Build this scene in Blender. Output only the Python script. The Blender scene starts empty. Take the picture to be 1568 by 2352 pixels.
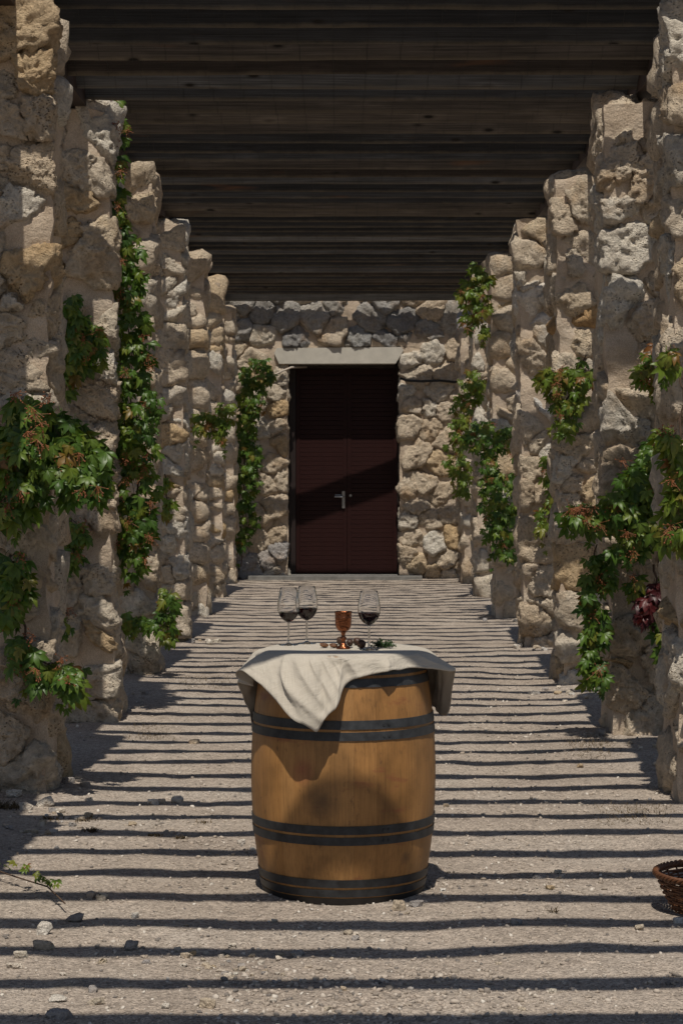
import bpy, math, random
import numpy as np
from mathutils import Vector, Matrix, Euler, Quaternion

random.seed(11)
rng = np.random.default_rng(11)
C = bpy.context.scene.collection
sc = bpy.context.scene

# ------------------------------------------------------------------ camera, sky, sun, exposure
CAMH, FPX, CX, CY = 1.61, 4832.0, 778.0, 1065.0
cam_d = bpy.data.cameras.new('camera')
cam = bpy.data.objects.new('camera', cam_d); C.objects.link(cam)
cam.location = (0, 0, CAMH); cam.rotation_euler = (math.pi/2, 0, 0)
cam_d.sensor_fit = 'VERTICAL'; cam_d.sensor_height = 36.0; cam_d.lens = 36*FPX/2352
cam_d.shift_x = 6/2352; cam_d.shift_y = -111/2352
cam_d.clip_start = .1; cam_d.clip_end = 600
cam_d.dof.use_dof = True; cam_d.dof.focus_distance = 7.8; cam_d.dof.aperture_fstop = 18
sc.camera = cam

SUN = Vector((.03, .4545, -1.0)).normalized()          # direction the light travels
elev = math.asin(-SUN.z); azim = math.atan2(-SUN.x, -SUN.y)
w = bpy.data.worlds.new('World'); sc.world = w; w.use_nodes = True
nt = w.node_tree
sky = nt.nodes.new('ShaderNodeTexSky'); sky.sky_type = 'NISHITA'; sky.sun_disc = False
sky.sun_elevation = elev; sky.sun_rotation = azim % (2*math.pi)
bg = nt.nodes['Background']; bg.inputs['Strength'].default_value = .066
nt.links.new(sky.outputs[0], bg.inputs['Color'])
sl = bpy.data.lights.new('sun', 'SUN'); sl.energy = 4.7; sl.angle = math.radians(.5); sl.color = (1, .935, .83)
so = bpy.data.objects.new('sun', sl); C.objects.link(so); so.location = (0, -10, 30)
so.rotation_euler = SUN.to_track_quat('-Z', 'Y').to_euler()
vs = sc.view_settings; vs.view_transform = 'Standard'; vs.look = 'None'; vs.gamma = 1; vs.use_curve_mapping = False
vs.exposure = -0.25
try:
    sc.cycles.max_bounces = 8; sc.cycles.diffuse_bounces = 3; sc.cycles.glossy_bounces = 3; sc.cycles.transmission_bounces = 9; sc.cycles.transparent_max_bounces = 12
except Exception: pass

# ------------------------------------------------------------------ helpers
def at(px, py, d):
    "point at depth d seen at picture place px, py"
    return Vector(((px-CX)/FPX*d, d, CAMH-(py-CY)/FPX*d))
def on_ground(px, py, z=0.0):
    d = (CAMH-z)*FPX/(py-CY)
    return at(px, py, d)

def hash3(i, j, k, s):
    h = (i*374761393 + j*668265263 + k*2147483647 + s*1274126177) & 0xffffffff
    h = ((h ^ (h >> 13))*1274126177) & 0xffffffff
    h = (h ^ (h >> 16)) & 0xffffffff
    return h.astype(np.float64)/4294967295.0*2-1
def vnoise(p, s=0):
    p = np.asarray(p, float); f = np.floor(p).astype(np.int64); t = p-f; t = t*t*t*(t*(t*6-15)+10)
    out = 0
    for a in (0, 1):
        for b in (0, 1):
            for c in (0, 1):
                wgt = (t[..., 0] if a else 1-t[..., 0])*(t[..., 1] if b else 1-t[..., 1])*(t[..., 2] if c else 1-t[..., 2])
                out = out + wgt*hash3(f[..., 0]+a, f[..., 1]+b, f[..., 2]+c, s)
    return out
def fbm(p, o=4, s=0, g=.5):
    a, r = 1.0, 0
    for k in range(o):
        r = r + a*vnoise(np.asarray(p)*(2.03**k)+k*7.3, s+k); a *= g
    return r

def mesh(name, verts, faces, mat, smooth=False):
    me = bpy.data.meshes.new(name)
    me.from_pydata([tuple(map(float, v)) for v in verts] if not isinstance(verts, list) else verts, [], faces)
    if mat is not None: me.materials.append(mat)
    if smooth: me.polygons.foreach_set('use_smooth', [True]*len(me.polygons))
    me.update()
    return me
def fast_mesh(name, V, F, mat, smooth=True):
    "V (n,3) array, F (m,3|4) array"
    me = bpy.data.meshes.new(name); F = np.asarray(F, np.int32); k = F.shape[1]
    me.vertices.add(len(V)); me.vertices.foreach_set('co', np.asarray(V, np.float32).ravel())
    me.loops.add(F.size); me.loops.foreach_set('vertex_index', F.ravel())
    me.polygons.add(len(F)); me.polygons.foreach_set('loop_start', np.arange(0, F.size, k, dtype=np.int32))
    me.polygons.foreach_set('loop_total', np.full(len(F), k, np.int32))
    if smooth: me.polygons.foreach_set('use_smooth', np.ones(len(F), bool))
    if mat is not None: me.materials.append(mat)
    me.update(calc_edges=True); me.validate()
    return me
def link(name, me, parent=None, loc=(0, 0, 0), rot=(0, 0, 0)):
    o = bpy.data.objects.new(name, me); C.objects.link(o); o.location = loc; o.rotation_euler = rot
    if parent is not None: o.parent = parent
    return o
def thing(name, label, cat, loc=(0, 0, 0), rot=(0, 0, 0), group=None, me=None):
    o = link(name, me, None, loc, rot); o['label'] = label; o['category'] = cat
    if group: o['group'] = group
    return o

class MB:
    def __init__(s): s.v = []; s.f = []
    def add(s, V, F):
        b = len(s.v); s.v += [tuple(map(float, x)) for x in V]; s.f += [tuple(int(i)+b for i in f) for f in F]
    def box(s, x0, x1, y0, y1, z0, z1):
        s.add([(x0, y0, z0), (x1, y0, z0), (x1, y1, z0), (x0, y1, z0), (x0, y0, z1), (x1, y0, z1), (x1, y1, z1), (x0, y1, z1)],
              [(0, 3, 2, 1), (4, 5, 6, 7), (0, 1, 5, 4), (1, 2, 6, 5), (2, 3, 7, 6), (3, 0, 4, 7)])
    def tube(s, pts, rad, n=6, closed=False, caps=True):
        pts = [Vector(p) for p in pts]; m = len(pts)
        rads = rad if hasattr(rad, '__len__') else [rad]*m
        V = []; up = Vector((.13, .21, 1)).normalized()
        for i, p in enumerate(pts):
            a = pts[(i-1) % m] if (closed or i > 0) else p
            b = pts[(i+1) % m] if (closed or i < m-1) else p
            t = (b-a)
            t = t.normalized() if t.length > 1e-9 else Vector((0, 0, 1))
            u = up-t*up.dot(t)
            if u.length < 1e-3: u = t.orthogonal()
            u.normalize(); v = t.cross(u); up = u
            for k in range(n):
                an = 2*math.pi*k/n; V.append(p+(u*math.cos(an)+v*math.sin(an))*rads[i])
        F = []
        for i in range(m if closed else m-1):
            for k in range(n):
                F.append((i*n+k, i*n+(k+1) % n, ((i+1) % m)*n+(k+1) % n, ((i+1) % m)*n+k))
        if not closed and caps:
            F.append(tuple(range(n-1, -1, -1))); F.append(tuple((m-1)*n+k for k in range(n)))
        s.add(V, F)
    def lathe(s, prof, n=48, arc=(0, 2*math.pi)):
        full = abs(arc[1]-arc[0]-2*math.pi) < 1e-6; V = []; F = []; m = len(prof)
        cols = n if full else n+1
        for k in range(cols):
            a = arc[0]+(arc[1]-arc[0])*k/n
            for r, z in prof: V.append((r*math.cos(a), r*math.sin(a), z))
        for k in range(n):
            k2 = (k+1) % cols
            for i in range(m-1): F.append((k*m+i, k2*m+i, k2*m+i+1, k*m+i+1))
        s.add(V, F)
    def mesh(s, name, mat, smooth=False): return mesh(name, s.v, s.f, mat, smooth)

def ico(sub):
    t = (1+5**.5)/2
    V = [(-1, t, 0), (1, t, 0), (-1, -t, 0), (1, -t, 0), (0, -1, t), (0, 1, t), (0, -1, -t), (0, 1, -t), (t, 0, -1), (t, 0, 1), (-t, 0, -1), (-t, 0, 1)]
    F = [(0, 11, 5), (0, 5, 1), (0, 1, 7), (0, 7, 10), (0, 10, 11), (1, 5, 9), (5, 11, 4), (11, 10, 2), (10, 7, 6), (7, 1, 8), (3, 9, 4), (3, 4, 2), (3, 2, 6), (3, 6, 8), (3, 8, 9), (4, 9, 5), (2, 4, 11), (6, 2, 10), (8, 6, 7), (9, 8, 1)]
    V = [Vector(v).normalized() for v in V]
    for _ in range(sub):
        cache = {}; G = []
        def mid(a, b):
            k = (min(a, b), max(a, b))
            if k not in cache: cache[k] = len(V); V.append((V[a]+V[b]).normalized())
            return cache[k]
        for a, b, c in F:
            x, y, z = mid(a, b), mid(b, c), mid(c, a); G += [(a, x, z), (b, y, x), (c, z, y), (x, y, z)]
        F = G
    return np.array([tuple(v) for v in V]), np.array(F)
ICO = [ico(k) for k in range(5)]

# ------------------------------------------------------------------ materials
def M(name):
    m = bpy.data.materials.new(name); m.use_nodes = True
    n = m.node_tree; b = n.nodes['Principled BSDF']
    return m, n, b
def N(n, t, **kw):
    x = n.nodes.new('ShaderNode'+t)
    for k, v in kw.items():
        if k in x.inputs.keys(): x.inputs[k].default_value = v
        else: setattr(x, k, v)
    return x
def ramp(n, stops, interp='LINEAR'):
    r = n.nodes.new('ShaderNodeValToRGB'); r.color_ramp.interpolation = interp
    el = r.color_ramp.elements
    while len(el) < len(stops): el.new(.5)
    for e, (p, c) in zip(el, stops): e.position = p; e.color = (c[0], c[1], c[2], 1) if hasattr(c, '__len__') else (c, c, c, 1)
    return r
def mix(n, a, b, fac, mode='MIX'):
    x = n.nodes.new('ShaderNodeMix'); x.data_type = 'RGBA'; x.blend_type = mode
    for inp, v in ((x.inputs[0], fac), (x.inputs[6], a), (x.inputs[7], b)):
        if hasattr(v, 'is_linked') or hasattr(v, 'links'): n.links.new(v, inp)
        elif hasattr(v, '__len__'): inp.default_value = (v[0], v[1], v[2], 1)
        else: inp.default_value = v if inp.type == 'VALUE' else (v, v, v, 1)
    return x.outputs[2]
def mapped(n, scale, coord='Object', rot=(0, 0, 0)):
    if coord == 'Position': src = N(n, 'NewGeometry').outputs['Position']
    else: src = N(n, 'TexCoord').outputs[coord]
    mp = N(n, 'Mapping'); mp.inputs['Scale'].default_value = scale if hasattr(scale, '__len__') else (scale,)*3
    mp.inputs['Rotation'].default_value = rot
    n.links.new(src, mp.inputs['Vector']); return mp.outputs[0]
def noise(n, vec, scale, detail=4, rough=.55, dist=0):
    x = N(n, 'TexNoise'); x.inputs['Scale'].default_value = scale; x.inputs['Detail'].default_value = detail
    x.inputs['Roughness'].default_value = rough; x.inputs['Distortion'].default_value = dist
    n.links.new(vec, x.inputs['Vector']); return x.outputs['Fac']
def voro(n, vec, scale, feature='F1', out='Distance', rnd=1):
    x = N(n, 'TexVoronoi'); x.feature = feature; x.inputs['Scale'].default_value = scale; x.inputs['Randomness'].default_value = rnd
    n.links.new(vec, x.inputs['Vector']); return x.outputs[out]
def bump(n, h, dist, strength=1, prev=None):
    x = N(n, 'Bump'); x.inputs['Distance'].default_value = dist; x.inputs['Strength'].default_value = strength
    n.links.new(h, x.inputs['Height'])
    if prev is not None: n.links.new(prev, x.inputs['Normal'])
    return x.outputs[0]
def mth(n, op, a, b=None):
    x = N(n, 'Math'); x.operation = op
    for i, v in enumerate((a, b)):
        if v is None: continue
        if hasattr(v, 'links'): n.links.new(v, x.inputs[i])
        else: x.inputs[i].default_value = v
    return x.outputs[0]

def stone_mat(name, cols, dark=.5):
    m, n, b = M(name)
    pos = mapped(n, 1, 'Position')
    rnd = N(n, 'ObjectInfo').outputs['Random']
    base = ramp(n, cols); n.links.new(rnd, base.inputs[0])
    big = noise(n, pos, 6, 4, .6)
    r1 = ramp(n, [(.3, (.80, .77, .74)), (.55, (1, 1, 1)), (.75, (1.08, 1.04, .98))]); n.links.new(big, r1.inputs[0])
    c = mix(n, base.outputs[0], r1.outputs[0], 1, 'MULTIPLY')
    ochre = ramp(n, [(.56, 0), (.72, 1)]); n.links.new(noise(n, pos, 3.1, 4, .55), ochre.inputs[0])
    c = mix(n, c, (.46, .27, .11), mth(n, 'MULTIPLY', ochre.outputs[0], .45))
    pits = voro(n, mapped(n, (1, 1, 1.3), 'Position'), 55)
    pm = ramp(n, [(.1, 1), (.34, 0)]); n.links.new(pits, pm.inputs[0])
    pz = ramp(n, [(.48, 0), (.62, 1)]); n.links.new(big, pz.inputs[0])
    pit = mth(n, 'MULTIPLY', pm.outputs[0], pz.outputs[0])
    c = mix(n, c, mix(n, c, (.3, .24, .17), 1, 'MULTIPLY'), mth(n, 'MULTIPLY', pit, .8))
    lich = ramp(n, [(.60, 0), (.74, 1)]); n.links.new(noise(n, pos, 7, 5, .72, .4), lich.inputs[0])
    c = mix(n, c, (.085, .078, .068), mth(n, 'MULTIPLY', lich.outputs[0], dark))
    fine = noise(n, pos, 32, 5, .72)
    fr = ramp(n, [(.3, .66), (.66, 1.16)]); n.links.new(fine, fr.inputs[0])
    c = mix(n, c, fr.outputs[0], 1, 'MULTIPLY')
    n.links.new(c, b.inputs['Base Color']); b.inputs['Roughness'].default_value = .93
    b.inputs['Specular IOR Level'].default_value = .15
    h = mth(n, 'SUBTRACT', fine, mth(n, 'MULTIPLY', pit, .6))
    n.links.new(bump(n, h, .045, 1), b.inputs['Normal'])
    return m
TAN = stone_mat('limestone', [(0, (.72, .65, .54)), (.2, (.64, .53, .40)), (.42, (.69, .585, .455)), (.6, (.61, .49, .355)), (.75, (.74, .69, .60)), (.9, (.62, .45, .26)), (1, (.62, .57, .49))])
GREY = stone_mat('grey_fieldstone', [(0, (.46, .44, .41)), (.3, (.36, .355, .34)), (.55, (.52, .48, .42)), (.8, (.28, .275, .27)), (1, (.58, .53, .45))], .6)
ORANGE = stone_mat('ochre_limestone', [(0, (.60, .40, .21)), (1, (.57, .37, .19))])
PALE = stone_mat('pale_rubble', [(0, (.84, .78, .69)), (.5, (.80, .70, .58)), (1, (.88, .84, .78))], .05)
DARKROCK = stone_mat('slate_rock', [(0, (.42, .40, .39)), (1, (.48, .43, .39))], .15)

def mortar_mat():
    m, n, b = M('lime_mortar'); pos = mapped(n, 1, 'Position')
    r = ramp(n, [(.3, (.44, .345, .255)), (.5, (.55, .445, .34)), (.72, (.63, .53, .42))]); n.links.new(noise(n, pos, 6, 6, .65), r.inputs[0])
    g = ramp(n, [(.35, .75), (.65, 1.1)]); n.links.new(noise(n, pos, 170, 3, .7), g.inputs[0])
    d = ramp(n, [(.62, 0), (.78, 1)]); n.links.new(noise(n, pos, 4, 5, .7), d.inputs[0])
    c = mix(n, r.outputs[0], g.outputs[0], 1, 'MULTIPLY'); c = mix(n, c, (.12, .10, .085), mth(n, 'MULTIPLY', d.outputs[0], .5))
    n.links.new(c, b.inputs['Base Color']); b.inputs['Roughness'].default_value = .95; b.inputs['Specular IOR Level'].default_value = .1
    n.links.new(bump(n, noise(n, pos, 45, 5, .7), .018, .8), b.inputs['Normal'])
    return m
MORTAR = mortar_mat()

def gravel_mat():
    m, n, b = M('gravel_ground'); pos = mapped(n, 1, 'Position')
    r = ramp(n, [(.28, (.31, .262, .222)), (.5, (.385, .33, .28)), (.72, (.43, .38, .33))]); n.links.new(noise(n, pos, 1.3, 6, .6), r.inputs[0])
    cell = voro(n, pos, 130, 'F1', 'Color')
    sep = N(n, 'SeparateColor'); n.links.new(cell, sep.inputs[0])
    g = ramp(n, [(0, (.55, .53, .52)), (.3, (.9, .88, .86)), (.7, (1.06, 1.05, 1.03)), (1, (1.3, 1.27, 1.22))]); n.links.new(sep.outputs[0], g.inputs[0])
    c = mix(n, r.outputs[0], g.outputs[0], 1, 'MULTIPLY')
    cell2 = voro(n, pos, 42, 'F1', 'Color'); s2 = N(n, 'SeparateColor'); n.links.new(cell2, s2.inputs[0])
    g2 = ramp(n, [(0, .78), (.5, 1), (1, 1.16)]); n.links.new(s2.outputs[1], g2.inputs[0])
    c = mix(n, c, g2.outputs[0], .8, 'MULTIPLY')
    n.links.new(c, b.inputs['Base Color']); b.inputs['Roughness'].default_value = .95; b.inputs['Specular IOR Level'].default_value = .12
    h = mth(n, 'ADD', mth(n, 'MULTIPLY', voro(n, pos, 110), -.8), mth(n, 'MULTIPLY', noise(n, pos, 16, 4, .65), 1.6))
    n.links.new(bump(n, h, .012, .9), b.inputs['Normal'])
    return m
GRAVEL = gravel_mat()
def grit_mat():
    m, n, b = M('grit'); cell = N(n, 'NewGeometry').outputs['Random Per Island']
    r = ramp(n, [(0, (.14, .125, .115)), (.2, (.30, .25, .20)), (.6, (.40, .335, .275)), (.9, (.48, .42, .355)), (1, (.62, .57, .50))]); n.links.new(cell, r.inputs[0])
    n.links.new(r.outputs[0], b.inputs['Base Color']); b.inputs['Roughness'].default_value = .9
    return m
GRIT = grit_mat()

def board_mat():
    m, n, b = M('weathered_board')
    oc = N(n, 'SeparateColor'); n.links.new(N(n, 'ObjectInfo').outputs['Color'], oc.inputs[0]); rnd = oc.outputs[0]
    tc = N(n, 'TexCoord').outputs['Object']
    off = N(n, 'CombineXYZ'); n.links.new(mth(n, 'MULTIPLY', rnd, 37), off.inputs[0]); n.links.new(mth(n, 'MULTIPLY', rnd, 11), off.inputs[1])
    va = N(n, 'VectorMath'); va.operation = 'ADD'; n.links.new(tc, va.inputs[0]); n.links.new(off.outputs[0], va.inputs[1])
    def mp(s):
        x = N(n, 'Mapping'); x.inputs['Scale'].default_value = s; n.links.new(va.outputs[0], x.inputs[0]); return x.outputs[0]
    base = ramp(n, [(0, (.017, .019, .023)), (.11, (.078, .082, .089)), (.22, (.029, .031, .035)), (.33, (.088, .076, .065)), (.44, (.043, .047, .054)), (.55, (.030, .024, .021)), (.66, (.110, .113, .117)), (.77, (.018, .020, .024)), (.88, (.066, .058, .052)), (1, (.052, .056, .063))], 'CONSTANT'); n.links.new(rnd, base.inputs[0])
    # knots bend the grain
    kv = N(n, 'TexVoronoi'); kv.inputs['Scale'].default_value = 1.0; n.links.new(mp((3.2, 6.5, 6.5)), kv.inputs['Vector'])
    kd = kv.outputs['Distance']
    kn = ramp(n, [(.07, 1), (.12, .4), (.2, 0)]); n.links.new(kd, kn.inputs[0])
    halo = ramp(n, [(.1, 1), (.45, 0)]); n.links.new(kd, halo.inputs[0])
    gr = noise(n, mp((1.4, 70, 70)), 1.3, 4, .65, .4)
    gfac = gr
    g = ramp(n, [(.3, .5), (.5, 1), (.7, 1.6)]); n.links.new(gfac, g.inputs[0])
    c = mix(n, base.outputs[0], g.outputs[0], 1, 'MULTIPLY')
    pt = ramp(n, [(.3, .8), (.5, 1), (.7, 1.2)]); n.links.new(noise(n, mp((1.4, 4, 4)), 1.3, 4, .6), pt.inputs[0])
    c = mix(n, c, pt.outputs[0], 1, 'MULTIPLY')
    # paler tone painted along the lower arris of every board for light caught there
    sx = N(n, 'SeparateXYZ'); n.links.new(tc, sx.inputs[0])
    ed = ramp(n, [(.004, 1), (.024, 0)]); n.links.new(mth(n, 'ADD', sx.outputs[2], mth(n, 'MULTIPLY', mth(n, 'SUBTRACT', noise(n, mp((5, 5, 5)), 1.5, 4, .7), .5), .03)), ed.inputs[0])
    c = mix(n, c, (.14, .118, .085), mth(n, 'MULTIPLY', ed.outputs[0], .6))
    rust = ramp(n, [(.66, 0), (.8, 1)]); n.links.new(noise(n, mp((1.1, 6, 6)), 1.1, 3, .5), rust.inputs[0])
    c = mix(n, c, (.19, .085, .035), mth(n, 'MULTIPLY', rust.outputs[0], .55))
    c = mix(n, c, mix(n, c, 1.35, 1, 'MULTIPLY'), halo.outputs[0]); c = mix(n, c, (.012, .010, .009), kn.outputs[0])
    n.links.new(c, b.inputs['Base Color']); b.inputs['Roughness'].default_value = .8; b.inputs['Specular IOR Level'].default_value = .25
    n.links.new(bump(n, gfac, .006, .7), b.inputs['Normal'])
    return m
BOARD = board_mat()

def simple(name, col, rough=.6, metal=0, nscale=None, namp=.25, bmp=0, coord='Object', stretch=(1, 1, 1), spec=.4):
    m, n, b = M(name); b.inputs['Roughness'].default_value = rough; b.inputs['Metallic'].default_value = metal
    b.inputs['Base Color'].default_value = (*col, 1); b.inputs['Specular IOR Level'].default_value = spec
    if nscale:
        v = mapped(n, stretch, coord); f = noise(n, v, nscale, 6, .65)
        r = ramp(n, [(.25, 1-namp), (.5, 1), (.75, 1+namp)]); n.links.new(f, r.inputs[0])
        n.links.new(mix(n, col, r.outputs[0], 1, 'MULTIPLY'), b.inputs['Base Color'])
        if bmp: n.links.new(bump(n, f, bmp, .7), b.inputs['Normal'])
    return m
STEEL = simple('rusty_steel', (.035, .022, .018), .6, .3, 6, .5, .002)
WIRE = simple('dark_wire', (.012, .011, .011), .6)
CONCRETE = simple('lintel_concrete', (.47, .44, .38), .9, 0, 7, .14, .003)
SLAB = simple('threshold_concrete', (.17, .165, .155), .9, 0, 9, .35, .004)
DOORM = simple('door_plank_stain', (.021, .006, .0052), .5, 0, 9, .5, .001, 'Object', (.6, 8, 14), .2)
DOORF = simple('door_frame_paint', (.020, .013, .012), .5, 0, 5, .3)
METAL = simple('satin_steel', (.36, .36, .36), .38, 1)
CABLE = simple('black_cable', (.01, .01, .01), .5)
PALECABLE = simple('grey_conduit', (.42, .36, .30), .6)
HOOP = simple('black_hoop_iron', (.036, .038, .041), .5, .2, 26, .65, .0008)
CHIME = simple('tarred_chime', (.016, .013, .011), .65, 0, 30, .6, .001)
COPPER0 = None

def stave_mat():
    m, n, b = M('oak_stave'); rnd = N(n, 'ObjectInfo').outputs['Random']
    tc = N(n, 'TexCoord').outputs['Object']
    def mp(s, o=0):
        x = N(n, 'Mapping'); x.inputs['Scale'].default_value = s; n.links.new(tc, x.inputs[0]); return x.outputs[0]
    base = ramp(n, [(0, (.32, .155, .048)), (.5, (.355, .175, .056)), (1, (.40, .205, .070))]); n.links.new(rnd, base.inputs[0])
    gr = noise(n, mp((46, 46, 1.3)), 3, 6, .7, .5)
    g = ramp(n, [(.3, .66), (.48, .98), (.72, 1.16)]); n.links.new(gr, g.inputs[0])
    c = mix(n, base.outputs[0], g.outputs[0], 1, 'MULTIPLY')
    blot = ramp(n, [(.33, .62), (.55, 1), (.7, 1.1)]); n.links.new(noise(n, mp((5, 5, 4)), 1.1, 5, .6), blot.inputs[0])
    c = mix(n, c, blot.outputs[0], 1, 'MULTIPLY')
    wine = ramp(n, [(.60, 0), (.70, 1)]); n.links.new(noise(n, mp((4, 4, 13)), 1.2, 5, .65), wine.inputs[0])
    c = mix(n, c, (.20, .05, .03), mth(n, 'MULTIPLY', wine.outputs[0], .5))
    # two handling smudges and small scuffs
    def spot(p, r, k):
        d = N(n, 'VectorMath'); d.operation = 'DISTANCE'; d.inputs[1].default_value = p; n.links.new(tc, d.inputs[0])
        w_ = mth(n, 'ADD', d.outputs['Value'], mth(n, 'MULTIPLY', mth(n, 'SUBTRACT', noise(n, mp((14, 14, 14)), 1, 5, .7), .5), r*1.3))
        s_ = ramp(n, [(0, k), (r, 0)]); n.links.new(w_, s_.inputs[0]); return s_.outputs[0]
    c = mix(n, c, (.055, .035, .022), spot((-.075, -.34, .385), .085, .75))
    c = mix(n, c, (.06, .04, .03), spot((.225, -.235, .165), .030, .7))
    c = mix(n, c, (.26, .05, .04), spot((-.15, -.31, .50), .06, .5))
    scuff = ramp(n, [(.60, 0), (.70, 1)]); n.links.new(noise(n, mp((30, 30, 16)), 1.3, 5, .7), scuff.inputs[0])
    c = mix(n, c, (.10, .05, .025), mth(n, 'MULTIPLY', scuff.outputs[0], .6))
    n.links.new(c, b.inputs['Base Color']); b.inputs['Roughness'].default_value = .48; b.inputs['Specular IOR Level'].default_value = .35
    n.links.new(bump(n, gr, .0012, .5), b.inputs['Normal'])
    return m
STAVE = stave_mat()

def linen_mat():
    m, n, b = M('linen'); uv = N(n, 'TexCoord').outputs['UV']
    def mp(s):
        x = N(n, 'Mapping'); x.inputs['Scale'].default_value = s; n.links.new(uv, x.inputs[0]); return x.outputs[0]
    a = noise(n, mp((500, 14, 1)), 1, 3, .6); c2 = noise(n, mp((14, 500, 1)), 1, 3, .6)
    f = mth(n, 'ADD', mth(n, 'MULTIPLY', a, .5), mth(n, 'MULTIPLY', c2, .5))
    r = ramp(n, [(.3, (.41, .365, .30)), (.5, (.52, .47, .395)), (.7, (.60, .55, .47))]); n.links.new(f, r.inputs[0])
    n.links.new(r.outputs[0], b.inputs['Base Color']); b.inputs['Roughness'].default_value = .9; b.inputs['Specular IOR Level'].default_value = .1
    b.inputs['Sheen Weight'].default_value = .15
    crease = mth(n, 'ABSOLUTE', mth(n, 'SUBTRACT', noise(n, mp((7, 7, 1)), 1, 4, .55, .3), .5))
    n1 = bump(n, crease, .022, .75); n.links.new(bump(n, f, .0015, .6, n1), b.inputs['Normal'])
    tr = N(n, 'BsdfTranslucent'); n.links.new(r.outputs[0], tr.inputs[0]); ms = N(n, 'MixShader'); ms.inputs[0].default_value = .12
    out = n.nodes['Material Output']; n.links.new(b.outputs[0], ms.inputs[1]); n.links.new(tr.outputs[0], ms.inputs[2]); n.links.new(ms.outputs[0], out.inputs[0])
    return m
LINEN = linen_mat()

def leaf_mat(name, stops, trans=.3):
    m, n, b = M(name); rnd = N(n, 'ObjectInfo').outputs['Random']
    r = ramp(n, stops); n.links.new(rnd, r.inputs[0])
    pos = mapped(n, 1, 'Object'); f = ramp(n, [(.3, .78), (.7, 1.18)]); n.links.new(noise(n, pos, 40, 3), f.inputs[0])
    c = mix(n, r.outputs[0], f.outputs[0], 1, 'MULTIPLY')
    n.links.new(c, b.inputs['Base Color']); b.inputs['Roughness'].default_value = .42; b.inputs['Specular IOR Level'].default_value = .4
    tr = N(n, 'BsdfTranslucent'); n.links.new(mix(n, c, (1.5, 1.5, .6), 1, 'MULTIPLY'), tr.inputs[0]); ms = N(n, 'MixShader'); ms.inputs[0].default_value = trans
    out = n.nodes['Material Output']; n.links.new(b.outputs[0], ms.inputs[1]); n.links.new(tr.outputs[0], ms.inputs[2]); n.links.new(ms.outputs[0], out.inputs[0])
    return m
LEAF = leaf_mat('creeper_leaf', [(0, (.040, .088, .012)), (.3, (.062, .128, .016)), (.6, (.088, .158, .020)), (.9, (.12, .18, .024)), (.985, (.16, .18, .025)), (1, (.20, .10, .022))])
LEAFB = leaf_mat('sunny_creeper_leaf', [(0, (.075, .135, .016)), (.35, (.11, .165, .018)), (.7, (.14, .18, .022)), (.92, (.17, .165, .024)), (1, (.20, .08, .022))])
LEAFR = leaf_mat('wine_red_leaf', [(0, (.05, .008, .010)), (1, (.11, .016, .016))])
BERRY = simple('berry_stalk', (.22, .075, .025), .6, 0, 60, .4)
STEM = simple('vine_bark', (.085, .052, .033), .85, 0, 30, .4)
DRY = simple('dry_weed', (.10, .07, .035), .9, 0, 30, .5)
WICKER = simple('wicker', (.115, .045, .018), .55, 0, 18, .55, .001)
HERB = leaf_mat('herb_leaf', [(0, (.035, .07, .022)), (1, (.05, .085, .028))], .15)
NUT = simple('nut_shell', (.050, .022, .012), .5, 0, 60, .4, .002)
SHELL = simple('walnut_shell', (.20, .085, .035), .55, 0, 60, .35, .002)
KERNEL = simple('walnut_kernel', (.10, .045, .02), .6, 0, 70, .4, .002)

def glass_mat(name, col, rough=0.0, ior=1.45):
    m, n, b = M(name); b.inputs['Base Color'].default_value = (*col, 1); b.inputs['Transmission Weight'].default_value = 1
    b.inputs['Roughness'].default_value = rough; b.inputs['IOR'].default_value = ior
    return m
GLASS = glass_mat('clear_glass', (.97, .97, .97))
WINE = simple('red_wine', (.020, .0008, .0020), .1, spec=.15)
def copper_mat():
    m, n, b = M('hammered_copper'); b.inputs['Base Color'].default_value = (.26, .098, .048, 1); b.inputs['Metallic'].default_value = 1
    b.inputs['Roughness'].default_value = .3
    v = voro(n, mapped(n, (1, 1, 1)), 130); n.links.new(bump(n, v, .004, .5), b.inputs['Normal'])
    return m
COPPER = copper_mat()
# ------------------------------------------------------------------ ground
def gz(x, y):
    x = np.asarray(x, float); y = np.asarray(y, float); x, y = np.broadcast_arrays(x, y)
    p = np.stack([x, y, np.zeros_like(x)], -1)
    near = np.exp(-(np.maximum(0, np.abs(x-.1)-3)/3)**2)
    edge = np.clip((np.abs(x-.1)-.95)/.7, 0, 1)
    return (.013*vnoise(p*1.3, 5)+.006*vnoise(p*3.7, 6)+.004*vnoise(p*11, 7)+.02*edge**2*(.6+.6*vnoise(p*2.2, 9)))*near
def axis(a, b, st, far, grow=1.25):
    mid = list(np.arange(a, b+st/2, st)); lo, hi, s = [], [], st
    x = a
    while x > -far: s *= grow; x -= s; lo.append(x)
    x, s = b, st
    while x < far: s *= grow; x += s; hi.append(x)
    return np.array(lo[::-1]+mid+hi)
gx = axis(-2.4, 2.5, .035, 220)
gy = np.concatenate([[v for v in axis(4.5, 12, .03, 220) if v < 12.001], np.arange(12.06, 30, .06), [v for v in axis(29, 30, .1, 220) if v > 30.05]])
GX, GY = np.meshgrid(gx, gy, indexing='ij'); GZ = gz(GX, GY)
nx, ny = GX.shape; idx = np.arange(nx*ny).reshape(nx, ny)
F = np.stack([idx[:-1, :-1], idx[1:, :-1], idx[1:, 1:], idx[:-1, 1:]], -1).reshape(-1, 4)
ground = link('ground', fast_mesh('ground', np.stack([GX, GY, GZ], -1).reshape(-1, 3), F, GRAVEL)); ground['kind'] = 'structure'
def g1(x, y): return float(gz(x, y))

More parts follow.
